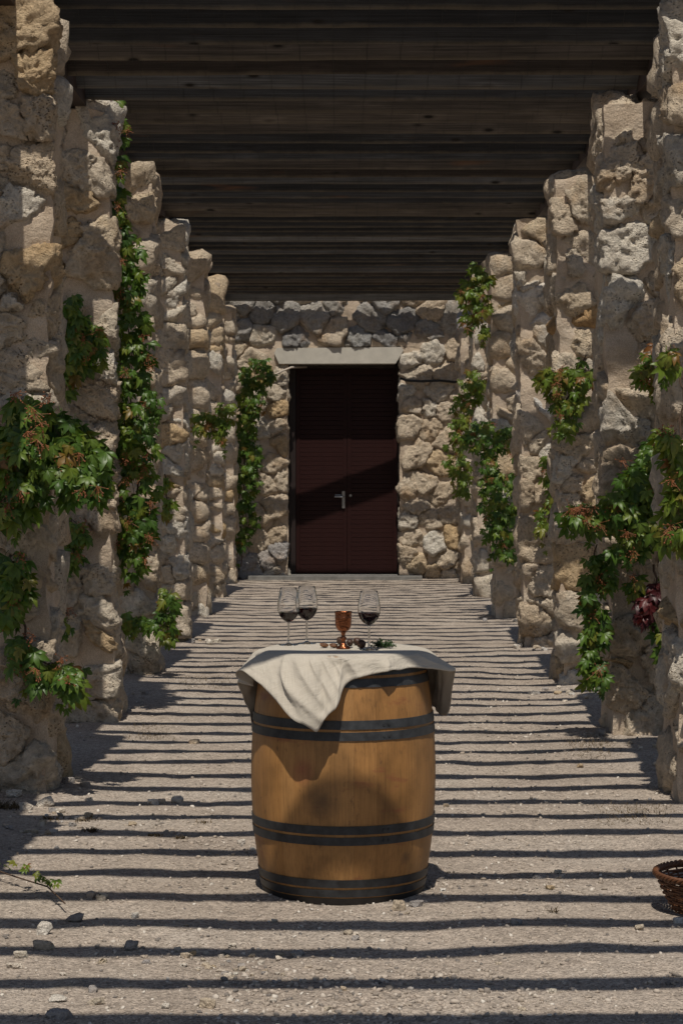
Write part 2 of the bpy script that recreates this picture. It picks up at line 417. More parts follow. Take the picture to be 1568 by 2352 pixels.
# loose grit lying on the path (nobody could count it)
V0, F0 = ICO[0]; Vs, Fs = [], []
n = 16000
yy = 5.6+rng.random(n)**1.7*13; xx = rng.normal(.05, .75, n)*np.clip(yy/8, .75, 1.6)
pd = fbm(np.stack([xx, yy, xx*0], -1)*1.1, 3, 40)
rad = .0026+.0062*rng.random(n)**2.6+np.where(pd > .2, .006*rng.random(n)**2, 0)
keep = (xx > -1.9) & (xx < 2.1)
zz = gz(xx, yy)
for k in np.nonzero(keep)[0]:
    R = np.array(Euler(rng.random(3)*6.28).to_matrix()); v = V0*(.65+.7*rng.random((12, 1)))*rad[k]*np.array([1.25, 1, .7])
    Vs.append(v@R.T*np.array([1, 1, .75])+[xx[k], yy[k], zz[k]+rad[k]*.2]); Fs.append(F0+12*(len(Vs)-1))
grit = link('gravel', fast_mesh('gravel', np.concatenate(Vs), np.concatenate(Fs), GRIT, False)); grit['kind'] = 'stuff'
grit['label'] = 'loose fine gravel strewn over the pale path'

# ------------------------------------------------------------------ rubble stones
def rock(planes, sub, seed, amp=.014, p=30, fr=15, low=.006):
    "star-shaped stone inside half spaces (n, d), rounded and roughened; centre is the origin"
    D, F = ICO[sub]
    n = np.array([q[0] for q in planes], float); d = np.array([q[1] for q in planes], float)
    o = np.array([seed*3.17 % 50, seed*1.7 % 37, seed*.9 % 41])
    W = D+.16*np.stack([fbm(D*2.1+o+k*9, 3, 30+k) for k in range(3)], -1); W /= np.linalg.norm(W, axis=1)[:, None]
    t = np.maximum(W@n.T, 0)/d
    r = 1.075*(t**p).sum(1)**(-1/p)
    P = D*r[:, None]
    a = fbm(P*fr+o, 5, 3, .6); l = vnoise(P*4+o, 8); rid = 1-2*np.abs(fbm(P*fr*1.2+o, 3, 12, .6))
    P = P+D*(amp*a+low*l+amp*.8*(rid-.6))[:, None]*np.clip(r/.10, .25, 1)[:, None]
    return P, F
def unit(v):
    v = np.asarray(v, float); return v/np.linalg.norm(v)
def stones_from_sites(sites, rads, bounds, gap, sub_of, mat_of, parent, seed0, amp=.014):
    S = np.array(sites); R = np.array(rads)
    for i in range(len(S)):
        v = S-S[i]; L = np.linalg.norm(v, axis=1); near = np.nonzero((L > 1e-6) & (L < 1.1))[0]
        pl = []
        for j in near:
            d = (L[j]**2+R[i]**2-R[j]**2)/(2*L[j])-gap
            if d < .55: pl.append((v[j]/L[j], max(d, .022)))
        for nrm, d in bounds(S[i], i): pl.append((unit(nrm), max(d, .02)))
        for _ in range(6):                                   # a few random breaks
            nn = unit(rng.normal(size=3)); dd = min(q[1]/max(nn@q[0], .12) for q in pl if nn@q[0] > .1)
            pl.append((nn, dd*rng.uniform(.86, 1.0)))
        P, F = rock(pl, sub_of(S[i]), seed0+i, amp)
        link('stone', fast_mesh('stone', P, F, mat_of(S[i])), parent, tuple(S[i]))
def mortar_box(x0, x1, y0, y1, z0, z1, st, amp, seed, faces='xXyYzZ'):
    Vs, Fs, b = [], [], 0
    def face(o, u, v, lu, lv, nrm):
        nonlocal b
        nu, nv = max(2, int(lu/st)+1), max(2, int(lv/st)+1)
        A, B = np.meshgrid(np.linspace(0, lu, nu), np.linspace(0, lv, nv), indexing='ij')
        Vs.append((np.array(o)+A[..., None]*np.array(u)+B[..., None]*np.array(v)).reshape(-1, 3))
        id_ = np.arange(nu*nv).reshape(nu, nv)+b; b += nu*nv
        Fs.append(np.stack([id_[:-1, :-1], id_[1:, :-1], id_[1:, 1:], id_[:-1, 1:]], -1).reshape(-1, 4))
    X, Y, Z = x1-x0, y1-y0, z1-z0
    if 'y' in faces: face((x0, y0, z0), (1, 0, 0), (0, 0, 1), X, Z, 0)
    if 'Y' in faces: face((x1, y1, z0), (-1, 0, 0), (0, 0, 1), X, Z, 0)
    if 'x' in faces: face((x0, y1, z0), (0, -1, 0), (0, 0, 1), Y, Z, 0)
    if 'X' in faces: face((x1, y0, z0), (0, 1, 0), (0, 0, 1), Y, Z, 0)
    if 'Z' in faces: face((x0, y0, z1), (1, 0, 0), (0, 1, 0), X, Y, 0)
    if 'z' in faces: face((x0, y1, z0), (1, 0, 0), (0, -1, 0), X, Y, 0)
    P = np.concatenate(Vs); o = seed*5.3
    P = P+np.stack([fbm(P*4.5+o+k*19, 4, 20+k, .55) for k in range(3)], -1)*amp
    return P, np.concatenate(Fs)

def pillar(xin, side, y0, H, lean, near, label, seed, special=None, W=.62, D=.55):
    "side -1: left row (inner face is its +x face); origin at the base of the inner front corner"
    root = thing('stone_pillar', label, 'stone pillar', (xin, y0, 0), (0, lean, 0), 'rubble stone pillars carrying the pergola')
    s = side
    def X(a): return a*s                                       # a: 0 at the inner face, W at the outer one
    x0, x1 = sorted((X(.026), X(W-.03)))
    P, F = mortar_box(x0, x1, .036, D-.03, -.08, H-.03, .026 if near else .05, .019, seed)
    link('mortar', fast_mesh('mortar', P, F, MORTAR), root)
    sites, rads = [], []; z = 0; r_ = random.Random(seed)
    while z < H-.08:
        h = r_.uniform(.17, .36)
        if H-.08-z-h < .14: h = H-z
        back = r_.uniform(.5, .64)*D
        if r_.random() < .34 and h > .22: cols = [(.5*W*r_.uniform(.85, 1.1), 0)]
        else:
            c = r_.uniform(.33, .66)*W
            cols = [(c*.5, r_.uniform(-.05, .05)), (c+(W-c)*.5, r_.uniform(-.05, .05))]
        for a, dz in cols:
            sites.append((X(a), back*.5+r_.uniform(-.02, .03), z+h/2+dz)); rads.append(r_.uniform(.0, .16))
        for a in ((W*.27, W*.75) if r_.random() < .6 else (W*.5,)):
            sites.append((X(a), back+(D-back)*.5, z+h/2+r_.uniform(-.07, .07))); rads.append(r_.uniform(0, .14))
        for _ in range(r_.choice((0, 1, 1, 2))):              # small pinning stones in the joints
            sites.append((X(r_.uniform(.06, W*.6)), r_.uniform(.04, .07), z+r_.uniform(-.04, .10))); rads.append(0)
        z += h
    def bounds(c, i):
        q = random.Random(seed*1000+i); t = lambda k: q.uniform(-k, k); big = q.random()
        pro = (q.uniform(-.008, .022) if big < .8 else q.uniform(.015, .04))
        a = c[0]*s
        return [((t(.08), -1, q.uniform(-.07, .16)), c[1]+pro), ((-s, t(.07), t(.07)), a+q.uniform(-.010, .008)), ((s, t(.15), t(.15)), W-a+q.uniform(0, .02)),
                ((t(.15), 1, t(.15)), D-c[1]+q.uniform(0, .02)), ((t(.2), t(.2), 1), H-c[2]+(q.uniform(.01, .075) if a < .22 else q.uniform(-.03, .0))), ((0, 0, -1), c[2]+.06)]
    stones_from_sites(sites, rads, bounds, .004, lambda c: ((4 if y0 < 14 else 3) if (near and c[1] < .3) else 2), lambda c: next((m for m, a, b in (special or ()) if .085 < c[1] < .26 and a < c[2] < b), TAN), root, seed*97)
    return root

LEFT = [(-1.42, 7.35, 3.80, 'rough stone pillar nearest the camera on the ivy side, its shadow lying on the near gravel'),
        (-1.392, 10.25, 3.85, 'tall rough pillar of the left row with the big bushy creeper across its middle'),
        (-1.385, 13.1, 3.83, 'second pillar in view of the left row, long dark creeper column trailing along its inner edge'),
        (-1.37, 15.9, 3.82, 'third pillar in view of the left row, partly behind the long creeper column'),
        (-1.36, 18.9, 3.80, 'fourth pillar in view of the left row, small creeper sprigs at its foot'),
        (-1.36, 22.0, 3.81, 'fifth pillar in view of the left row, tuft of creeper at mid height'),
        (-1.365, 25.1, 3.80, 'second to last pillar of the left row before the end wall'),
        (-1.375, 28.05, 3.72, 'last pillar of the left row, next to the dark ivy by the end wall')]
RIGHT = [(1.585, 9.95, 3.74, 'rough pillar cut by the right picture edge, above the wicker basket'),
         (1.595, 12.4, 3.76, 'broad rough pillar of the right row carrying the big bushy creeper with red leaves'),
         (1.60, 15.25, 3.72, 'third pillar of the right row with one orange stained stone and a creeper tuft'),
         (1.59, 18.3, 3.76, 'fourth pillar of the right row with large pale stones'),
         (1.61, 21.8, 3.78, 'fifth pillar of the right row, standing just this side of the tall creeper'),
         (1.635, 25.1, 3.78, 'sixth pillar of the right row, mostly covered by tall creeper'),
         (1.645, 28.0, 3.60, 'last pillar of the right row beside the end wall, dark stone at its top')]
for i, (x, y, H, lab) in enumerate(LEFT):
    pillar(x, -1, y, H, math.radians(-.35 if i > 1 else 0), i < 5, lab, 11+i)
for i, (x, y, H, lab) in enumerate(RIGHT):
    pillar(x, 1, y, H, math.radians(-.9 if i else -.5), i < 4, lab, 41+i, {2: [(ORANGE, 2.42, 2.70)], 3: [(PALE, 1.9, 2.5), (PALE, 2.7, 3.1)], 6: [(DARKROCK, 3.15, 4)]}.get(i))

# ------------------------------------------------------------------ end building: rubble wall, lintel, doors
YW, YD = 29.3, 29.8
OX0, OX1, OZ = -.70, .84, 3.0
bld = thing('stone_building', 'rubble stone building end wall with a pale lintel over its tall dark double door', 'building', (0, YW, 0))
def wall_mortar():
    Vs, Fs, b = [], [], 0
    for k, (x0, x1, z0, z1) in enumerate(((-3.2, OX0-.015, -.1, OZ+.23), (OX1+.015, 3.4, -.1, OZ+.23), (-3.2, 3.4, OZ+.235, 4.7))):
        P, F = mortar_box(x0, x1, .042, .62, z0, z1, .045, .020, 70)
        Vs.append(P); Fs.append(F+b); b += len(P)
    return np.concatenate(Vs), np.concatenate(Fs)
P, F = wall_mortar(); link('mortar', fast_mesh('mortar', P, F, MORTAR), bld)
sites, rads = [], []
def size_at(x, z):
    if z > OZ+.22: return .265
    if x > OX1: return .215 if z < 1.1 or z > 2.2 else .30
    return .225
tries = 0
while tries < 9000:
    tries += 1
    x = rng.uniform(-2.4, 2.6); z = rng.uniform(.02, 4.4)
    if OX0-.07 < x < OX1+.07 and z < OZ+.26: continue
    if z < OZ+.26 and z > OZ-.05 and -1.0 < x < 1.03: continue
    if z > 3.95 and rng.random() < .5: continue
    s_ = size_at(x, z)*rng.uniform(.85, 1.15)
    if all(((x-a[0])/1.15)**2+(z-a[2])**2 > s_*s_ for a in sites):
        sites.append((x, .10, z)); rads.append(rng.uniform(0, .10))
def wb(c, i):
    q = random.Random(5000+i); t = lambda k: q.uniform(-k, k); x, z = c[0], c[2]
    out = [((t(.10), -1, q.uniform(-.08, .16)), c[1]+q.uniform(-.008, .026)), ((0, 1, 0), .2), ((0, 0, -1), z+.05), ((-1, 0, 0), .3), ((1, 0, 0), .3)]
    if z < OZ+.24:
        if x < OX0: out.append(((1, t(.1), t(.15)), OX0-x+q.uniform(-.03, .015)))
        elif x > OX1: out.append(((-1, t(.1), t(.15)), x-OX1+q.uniform(-.03, .015)))
        if -1.0 < x < 1.03: out.append(((0, 0, 1), OZ-z))
    elif -.95 < x < .98: out.append(((t(.1), t(.1), -1), z-OZ-.245))
    return out
def wall_mat(c):
    if c[2] > OZ+.2 and rng.random() < .62: return GREY
    if c[2] < .5 and c[0] < OX0 and rng.random() < .6: return DARKROCK
    return TAN
stones_from_sites(sites, rads, wb, .003, lambda c: 3, wall_mat, bld, 9000, .013)
# lintel: a cast beam with ragged mortar ends
V = []
for y in (-.012, .5):
    for a, z in ((-.83, OZ+.002), (.79, OZ+.006), (.90, OZ+.19), (.87, OZ+.235), (-.2, OZ+.225), (-.86, OZ+.222), (-.90, OZ+.15)): V.append((a, y, z))
link('lintel', mesh('lintel', V, [tuple(range(7))[::1], tuple(range(13, 6, -1))]+[(i, i+7, (i+1) % 7+7, (i+1) % 7) for i in range(7)], CONCRETE), bld)
b_ = MB(); b_.box(-1.25, 1.15, -.26, .012, -.1, .055); b_.box(OX0+.02, OX1-.02, .014, .6, -.1, .05); link('threshold', b_.mesh('threshold', SLAB), bld)
b_ = MB()
b_.box(OX0+.0, -.61, .42, .56, .052, OZ-.002); b_.box(.825, OX1, .42, .56, .052, OZ-.002); b_.box(-.608, .823, .42, .56, 2.955, OZ-.004)
link('door_frame', b_.mesh('door_frame', DOORF), bld)
b_ = MB(); b_.box(-3.0, 3.2, .60, .66, 0, 3.6); link('back_panel', b_.mesh('back_panel', DOORF), bld)
def door(x0, x1, lab=None):
    d = MB(); z0, z1, st = .062, 2.95, .055
    d.box(x0, x0+st, .462, .515, z0, z1); d.box(x1-st, x1, .462, .515, z0, z1); d.box(x0+st+.001, x1-st-.001, .464, .513, z0, z0+.06); d.box(x0+st+.001, x1-st-.001, .464, .513, z1-.06, z1)
    d.box(x0+st-.004, x1-st+.004, .49, .51, z0+.05, z1-.05)
    o = link('door', d.mesh('door', DOORM), bld)
    p = MB(); L = x1-x0-2*st-.006; hgt = .0635
    p.v = []; p.add([(0, 0, 0), (L, 0, 0), (L, .018, 0), (0, .018, 0), (0, 0, hgt-.004), (L, 0, hgt-.004), (0, .008, hgt-.0015), (L, .008, hgt-.0015), (L, .018, hgt-.0015), (0, .018, hgt-.0015)],
                    [(0, 3, 2, 1), (0, 1, 5, 4), (4, 5, 7, 6), (6, 7, 8, 9), (1, 2, 8, 7, 5), (0, 4, 6, 9, 3), (2, 3, 9, 8)])
    me = p.mesh('plank', DOORM)
    k = 0; z = z0+.062
    while z+hgt < z1-.058:
        link('plank', me, o, (x0+st+.003, .470+random.uniform(-.0015, .0015), z)); z += hgt; k += 1
    return o
dl = door(-.605, .112); dr = door(.118, .82)
h = MB(); h.box(.045, .085, .440, .4615, .98, 1.22)
h.tube([(.065, .445, 1.14), (.065, .405, 1.14), (.05, .395, 1.14), (-.06, .395, 1.145)], .011, 8)
h.tube([(.03, .45, 1.165), (-.055, .43, 1.17)], .008, 6)
link('handle', h.mesh('handle', METAL), dl)
h = MB(); h.tube([(.165, .463, 1.16), (.165, .44, 1.16)], .018, 12); link('lock', h.mesh('lock', METAL), dr)
pts = [(.85, YW-.03, 2.80), (.95, YW-.05, 2.765), (1.15, YW-.06, 2.755), (1.4, YW-.06, 2.765), (1.6, YW-.05, 2.745), (1.85, YW-.03, 2.75)]
b_ = MB(); b_.tube([Vector(p)-Vector(pts[0]) for p in pts], .018, 6)
thing('electric_cable', 'black cable sagging along the stone wall right of the door', 'cable', pts[0], me=b_.mesh('cable', CABLE, True))
pts = [(-.45, YW+.3, 2.97), (-.66, YW-.03, 2.95), (-.78, YW-.05, 2.90), (-.90, YW-.05, 2.84), (-1.0, YW-.04, 2.83)]
b_ = MB(); b_.tube([Vector(p)-Vector(pts[0]) for p in pts], .014, 6)
thing('conduit', 'thin pale conduit running from the lintel end to the ivy', 'cable', pts[0], me=b_.mesh('cable', PALECABLE, True))

# ------------------------------------------------------------------ pergola: two long beams, boards leaning between them
ZB = 3.845
per = thing('pergola', 'dark weathered wooden louvre pergola roofing the path between two steel beams', 'pergola', (0, 2, ZB))
def beam(x0, x1):
    b = MB(); y0, y1 = 0, 27.25
    xm = (x0+x1)/2
    b.box(x0, x1, y0, y1, -.006, .206)
    link('beam', b.mesh('beam', STEEL), per)
beam(-1.88, -1.575); beam(1.79, 2.09)
BL, BWID, BT, LEAN = 3.37, .205, .03, math.radians(54)
def slat_mesh(seed, L=BL):
    ns = 26; xs = np.linspace(0, L, ns+1); V = []; F = []
    e0 = .004*vnoise(np.stack([xs*2.2+seed*3, xs*0+seed, xs*0], -1), 1)+.0025*vnoise(np.stack([xs*7+seed, xs*0, xs*0], -1), 2)
    e1 = .004*vnoise(np.stack([xs*2+seed*5, xs*0+seed, xs*0+3], -1), 1); bw = .006*vnoise(np.stack([xs*.8+seed*2, xs*0+seed, xs*0+7], -1), 3)
    for k in range(ns+1):
        for u, t in ((.009+e0[k], 0), (BWID+e1[k], 0), (BWID+e1[k], BT), (e0[k], BT), (e0[k], .009)):
            t += bw[k]
            # u runs up the leaning board (towards the camera), t is its thickness (upper side)
            y = -u*math.sin(LEAN)+t*math.cos(LEAN); z = u*math.cos(LEAN)+t*math.sin(LEAN)
            V.append((xs[k], y, z))
        if k:
            a, b = (k-1)*5, k*5
            F += [(a+i, a+(i+1) % 5, b+(i+1) % 5, b+i) for i in range(5)]
    F += [(0, 4, 3, 2, 1), tuple(ns*5+i for i in range(5))]
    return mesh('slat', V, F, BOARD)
# thin wires stapled across the underside of every board
wm = MB()
for k in range(18):
    x = .05+k*.187
    u0, u1 = -.001, BWID+.001
    n_ = Vector((0, -math.cos(LEAN), -math.sin(LEAN)))
    for i, (uu, vv) in enumerate(((u0, u1),)):
        a = Vector((x, -uu*math.sin(LEAN), uu*math.cos(LEAN)))+n_*.008; b = Vector((x, -vv*math.sin(LEAN), vv*math.cos(LEAN)))+n_*.008
        wm.tube([a, b], .0010, 4)
WM = wm.mesh('wire', WIRE)
tone = .2
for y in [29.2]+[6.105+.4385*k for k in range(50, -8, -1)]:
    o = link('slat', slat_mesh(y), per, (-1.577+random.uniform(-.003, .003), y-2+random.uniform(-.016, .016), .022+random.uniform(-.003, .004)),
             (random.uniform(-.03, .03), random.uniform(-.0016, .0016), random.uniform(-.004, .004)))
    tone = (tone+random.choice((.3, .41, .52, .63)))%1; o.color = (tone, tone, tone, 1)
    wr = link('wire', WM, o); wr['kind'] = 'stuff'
b_ = MB(); b_.box(-1.95, 1.95, -.095, .095, 0, .03)  # unseen plank added above the boards to throw the slanting shadow on the door
lp = thing('shadow_plank', 'unseen plank added askew on top of the pergola to cast the slanting door shadow', 'plank', (0, 28.46, ZB+.212), (0, 0, .163), me=b_.mesh('shadow_plank', BOARD))
# ------------------------------------------------------------------ the barrel
BX, BY, BH = .017, 8.0, .91
BG = g1(BX, BY)+.004
barrel = thing('wine_barrel', 'oak wine barrel with black iron hoops standing upright in the middle of the path', 'barrel', (BX, BY, BG))
def brad(z):
    t = (z-.45)/.46; return .350-.049*abs(t)**2.05
NS = 30; r_ = random.Random(4); cuts = [0]
for k in range(NS): cuts.append(cuts[-1]+r_.uniform(.75, 1.25))
cuts = [c/cuts[-1]*2*math.pi+.05 for c in cuts]
for k in range(NS):
    a0, a1 = cuts[k]+.0004, cuts[k+1]-.0004; V = []; F = []; zs = np.linspace(.004, BH, 21); na = 4
    dr = r_.uniform(-.0003, .0003)
    for z in zs:
        for j in range(na+1):
            a = a0+(a1-a0)*j/na; e = -.0007 if j in (0, na) else 0
            V.append(((brad(z)+dr+e)*math.cos(a), (brad(z)+dr+e)*math.sin(a), z))
        for a in (a1, a0): V.append(((brad(z)-.026)*math.cos(a), (brad(z)-.026)*math.sin(a), z))
    m_ = na+3
    for i in range(len(zs)-1):
        for j in range(m_): F.append((i*m_+j, i*m_+(j+1) % m_, (i+1)*m_+(j+1) % m_, (i+1)*m_+j))
    F += [tuple(range(m_-1, -1, -1)), tuple((len(zs)-1)*m_+j for j in range(m_))]
    me = mesh('stave', V, F, STAVE); me.polygons.foreach_set('use_smooth', [(i % m_) < na for i in range(len(me.polygons))])
    me.set_sharp_from_angle(angle=.6); link('stave', me, barrel)
def hoop(z0, z1, t=.0035, mat=HOOP, name='hoop'):
    b = MB(); zs = np.linspace(z0, z1, 4)
    prof = [(brad(z0)-.001, z0)]+[(brad(z)+t, z) for z in zs]+[(brad(z1)-.001, z1)]
    b.lathe([(p[0], p[1]) for p in prof], 96)
    me = b.mesh(name, mat); n_ = len(prof)-1
    me.polygons.foreach_set('use_smooth', [0 < (i % n_) < n_-1 for i in range(len(me.polygons))])
    me.polygons.foreach_set('use_smooth', [True]*len(me.polygons)); me.set_sharp_from_angle(angle=.6)
    return link(name, me, barrel)
for z0, z1 in ((.841, .868), (.799, .830), (.648, .680), (.607, .638), (.265, .296), (.225, .255), (.067, .096), (.031, .058)): hoop(z0, z1)
hoop(.002, .026, .0025, CHIME, 'chime')
b_ = MB(); b_.lathe([(0, BH-.022), (brad(.88)-.02, BH-.022)], 40); link('barrel_head', b_.mesh('barrel_head', STAVE), barrel)
# rivets where the hoops overlap
b_ = MB()
for z in (.663, .622, .279, .239): 
    for da in (-.03, .03):
        a = -1.1+da; b_.tube([(brad(z)*math.cos(a), brad(z)*math.sin(a), z), ((brad(z)+.006)*math.cos(a), (brad(z)+.006)*math.sin(a), z)], .005, 8)
link('rivet', b_.mesh('rivet', HOOP), barrel)

# ------------------------------------------------------------------ the linen cloth (hem points: angle round the barrel, radius, height)
HEM = [(0, .352, .800), (-3, .385, .742), (-8, .405, .708), (-11, .414, .672), (-13, .42, .650), (-15.5, .428, .661), (-19, .432, .676), (-24, .436, .694), (-34, .422, .752), (-45, .410, .800), (-55, .415, .832), (-62, .425, .850), (-67, .432, .838),
       (-69, .405, .812), (-70, .355, .786), (-75, .352, .782), (-81, .392, .790), (-86, .400, .782), (-92, .372, .700), (-101, .352, .605), (-112, .350, .660), (-128, .362, .735), (-145, .355, .765), (-160, .368, .71),
       (-178, .362, .625), (-195, .36, .71), (-215, .352, .775), (-232, .36, .742), (-250, .362, .68), (-262, .372, .655), (-270, .392, .672), (-279, .412, .765), (-286, .432, .845), (-291, .420, .842), (-297, .372, .852), (-304, .345, .858), (-314, .338, .862),
       (-323, .340, .858), (-330, .352, .862), (-338, .340, .852), (-347, .345, .842), (-355, .338, .826)]
HA = np.array(HEM); K = len(HA)
def hem(s):
    "closed smooth curve through the hem points; s in 0..K"
    i = int(math.floor(s)) % K; f = s-math.floor(s); P = []
    for k in (-1, 0, 1, 2):
        jj = i+k; w_ = jj//K; q_ = HA[jj % K].copy(); q_[0] -= 360*w_; P.append(q_)
    a, b, c, d = P; a = a*1
    return .5*((2*b)+(c-a)*f+(2*a-5*b+4*c-d)*f*f+(3*b-a-3*c+d)*f**3)
NSS, NT, NR = 420, 36, 9
ss = np.linspace(0, K, NSS, endpoint=False); hv = np.array([hem(s) for s in ss])
th = np.unwrap(np.radians(hv[:, 0]))
# the rim angle follows a smoothed hem angle
ker = np.hanning(57); ker /= ker.sum(); ext = np.concatenate([th+2*math.pi, th, th-2*math.pi]); thr = np.convolve(ext, ker, 'same')[NSS:2*NSS]
V = [(0, 0, BH+.004)]; UVS = [(0, 0)]
rows = []
for k in range(1, NR+1):
    r = .297*k/NR; rows.append([(r*math.sin(a), -r*math.cos(a), BH+.004) for a in thr])
ROLL = np.array(rows[-1])
for k in range(1, NT+1):
    t = k/NT; row = []
    for a_, th_, (d_, rh, zh) in zip(thr, th, hv):
        p0 = np.array([.297*math.sin(a_), -.297*math.cos(a_), BH+.004]); p2 = np.array([rh*math.sin(th_), -rh*math.cos(th_), zh])
        am = a_*.6+th_*.4; rm = max(.322, .5*rh+.128); p1 = np.array([rm*math.sin(am), -rm*math.cos(am), BH+.002])
        row.append((1-t)**2*p0+2*t*(1-t)*p1+t*t*p2)
    rows.append(row)
G = np.array(rows)                                             # (NR+NT, NSS, 3)
tt = np.concatenate([np.linspace(-.35, 0, NR), np.linspace(1/NT, 1, NT)])[:, None]
ang_ = np.arctan2(G[..., 0], -G[..., 1]); rad_ = np.hypot(G[..., 0], G[..., 1])
wgt = np.clip((tt+.03)/.35, 0, 1)*np.clip((1.04-tt)/.25, .55, 1); drop_ = np.clip((BH-hv[:, 2])/.2, .15, 1)[None, :]
q3 = np.stack([ang_*3.6+G[..., 2]*7, G[..., 2]*2.6+ang_*.7, ang_*0+2.2], -1)
ridge = 1-2*np.abs(vnoise(q3, 61)); ridge2 = 1-2*np.abs(vnoise(q3*2.3+5, 63)); soft = vnoise(q3*.8+9, 65)
disp = wgt*drop_*(.026*np.sign(ridge)*np.abs(ridge)**1.4+.007*ridge2+.016*soft-.004)
# the long crease running down the front flap to its tip and the slanting one beside it
def crease(a0, z0, a1, z1, w_, h_):
    A = np.array([a0, z0]); B = np.array([a1, z1]); Q = np.stack([ang_*.36, G[..., 2]], -1); A = A*np.array([.36, 1]); B = B*np.array([.36, 1])
    u = np.clip(((Q-A)@(B-A))/((B-A)@(B-A)), 0, 1); d = np.linalg.norm(Q-(A+u[..., None]*(B-A)), axis=-1)
    return h_*np.exp(-(d/w_)**1.25)*np.sin(np.clip(u*1.15+.1, 0, 1)*math.pi*.55+.2)*np.clip((tt+.1)/.2, 0, 1)
disp = disp+crease(math.radians(-1), .90, math.radians(-4), .73, .016, .030)+crease(math.radians(-38), .86, math.radians(-12), .70, .020, .026)-crease(math.radians(-14), .88, math.radians(-9), .72, .016, .014)
disp = disp+crease(math.radians(30), .905, math.radians(26), .86, .014, .016)+crease(math.radians(58), .91, math.radians(70), .85, .016, .018)
disp = disp+.0022*((tt > .90) & (tt < .99))
nr = np.maximum(rad_+disp, 0)
floor_ = np.where(G[..., 2] < BH-.002, .350-.049*np.abs((G[..., 2]-.45)/.46)**2.05+.0055, 0)
nr = np.maximum(nr, floor_); sc_ = np.where(tt > 0, nr/np.maximum(rad_, 1e-6), 1)
G[..., 0] *= sc_; G[..., 1] *= sc_
G[..., 2] += np.where(tt <= 0, .0018*(.5+.5*vnoise(np.stack([G[..., 0]*9, G[..., 1]*9, G[..., 0]*0], -1), 68)), 0)
V = np.concatenate([[[0, 0, BH+.005]], G.reshape(-1, 3)]); T = NR+NT
F3 = [(0, 1+k, 1+(k+1) % NSS) for k in range(NSS)]
F4 = [(1+a*NSS+k, 1+(a+1)*NSS+k, 1+(a+1)*NSS+(k+1) % NSS, 1+a*NSS+(k+1) % NSS) for a in range(T-1) for k in range(NSS)]
me = mesh('linen_cloth', V, F3+F4, LINEN, True)
len_ = np.concatenate([np.linspace(.033, .297, NR), .297+np.linspace(1/NT, 1, NT)*.25])
uvv = np.concatenate([[[.5, .5]], np.stack([.5+len_[:, None]*np.sin(thr)[None], .5+len_[:, None]*np.cos(thr)[None]], -1).reshape(-1, 2)])
uvl = me.uv_layers.new(name='UVMap'); li = np.zeros(len(me.loops), np.int32); me.loops.foreach_get('vertex_index', li)
uvl.data.foreach_set('uv', uvv[li].astype(np.float32).ravel())
cloth = thing('linen_cloth', 'unbleached linen cloth draped over the barrel top with hanging corners', 'cloth', (BX, BY, BG), me=me)
md = cloth.modifiers.new('t', 'SOLIDIFY'); md.thickness = .0016; md.offset = 1

# ------------------------------------------------------------------ things on the barrel
ZT = BG+BH+.0065
def on_table(xc, yc, z=ZT):
    px, py = 514.3+.3515*xc, 1285.9+.3515*yc
    d = (CAMH-z)*FPX/(py-CY); return at(px, py, d)
def glass(p, k, zb, zw, label):
    "k: height, zb: bowl bottom, zw: level of the wine"
    t = thing('wine_glass', label, 'wine glass', p, group='glasses of red wine on the barrel')
    H = k; hb = H-zb
    def rb(z):
        u = (z-zb)/hb
        pts = [(0, .004), (.05, .018), (.12, .0285), (.22, .0365), (.34, .0415), (.46, .0432), (.6, .0420), (.8, .0372), (1, .0318)]
        for (a, ra), (c, rc) in zip(pts, pts[1:]):
            if u <= c:
                f = (u-a)/(c-a); return ra+(rc-ra)*(f*f*(3-2*f)*.35+f*.65)
        return pts[-1][1]
    zs = [zb+hb*u for u in (0, .02, .05, .09, .14, .2, .27, .34, .42, .5, .6, .7, .8, .9, 1)]
    wt = .0009
    outer = [(rb(z), z) for z in zs]; inner = [(max(rb(z)-wt, .0003), z+(.0015 if z < zb+.02 else 0)) for z in zs]; inner[0] = (.0003, zb+.004)
    b = MB(); b.lathe(outer+[(rb(H)-wt/2, H+.0006)]+inner[::-1], 40)
    link('bowl', b.mesh('bowl', GLASS, True), t)
    b = MB(); b.lathe([(.0003, 0), (.036, 0), (.0365, .0012), (.033, .0022), (.015, .0045), (.006, .009), (.0042, .02), (.0038, .05), (.004, zb-.01), (.0046, zb-.002), (.0003, zb-.0015)], 40)
    link('stem', b.mesh('stem', GLASS, True), t)
    zz = [z for z in zs if z < zw]+[zw]
    prof = [(.0003, zb+.0038)]+[(max(rb(z)-wt+.0003, .001), z+(.0012 if z < zb+.02 else 0)) for z in zz[1:]]+[(.0003, zw)]
    b = MB(); b.lathe(prof, 40); me = b.mesh('wine', WINE, True)
    m_ = len(prof)-1; me.polygons.foreach_set('use_smooth', [(i % m_) < m_-1 for i in range(len(me.polygons))])
    link('wine', me, t)
p1_, p2_, p3_ = on_table(422, 556), on_table(541, 546), on_table(947, 586)
glass(p1_, .221, .088, .127, 'leftmost wine glass, a little red wine in it, overlapping its neighbour')
glass(p2_, .222, .090, .138, 'second wine glass from the left, behind and beside the leftmost one')
glass(p3_, .221, .092, .139, 'wine glass standing alone to the right of the copper goblet')
gp = on_table(779, 578)
gob = thing('copper_goblet', 'hammered copper goblet with a knobbed stem in the middle of the barrel top', 'goblet', gp)
b_ = MB(); b_.lathe([(.0003, .066), (.012, .064), (.0215, .069), (.028, .080), (.0305, .092), (.0308, .112), (.0318, .114), (.0318, .117), (.0310, .119), (.0318, .136), (.0335, .140), (.0325, .1405), (.0305, .136), (.0295, .115), (.029, .09), (.02, .073), (.0003, .069)], 40)
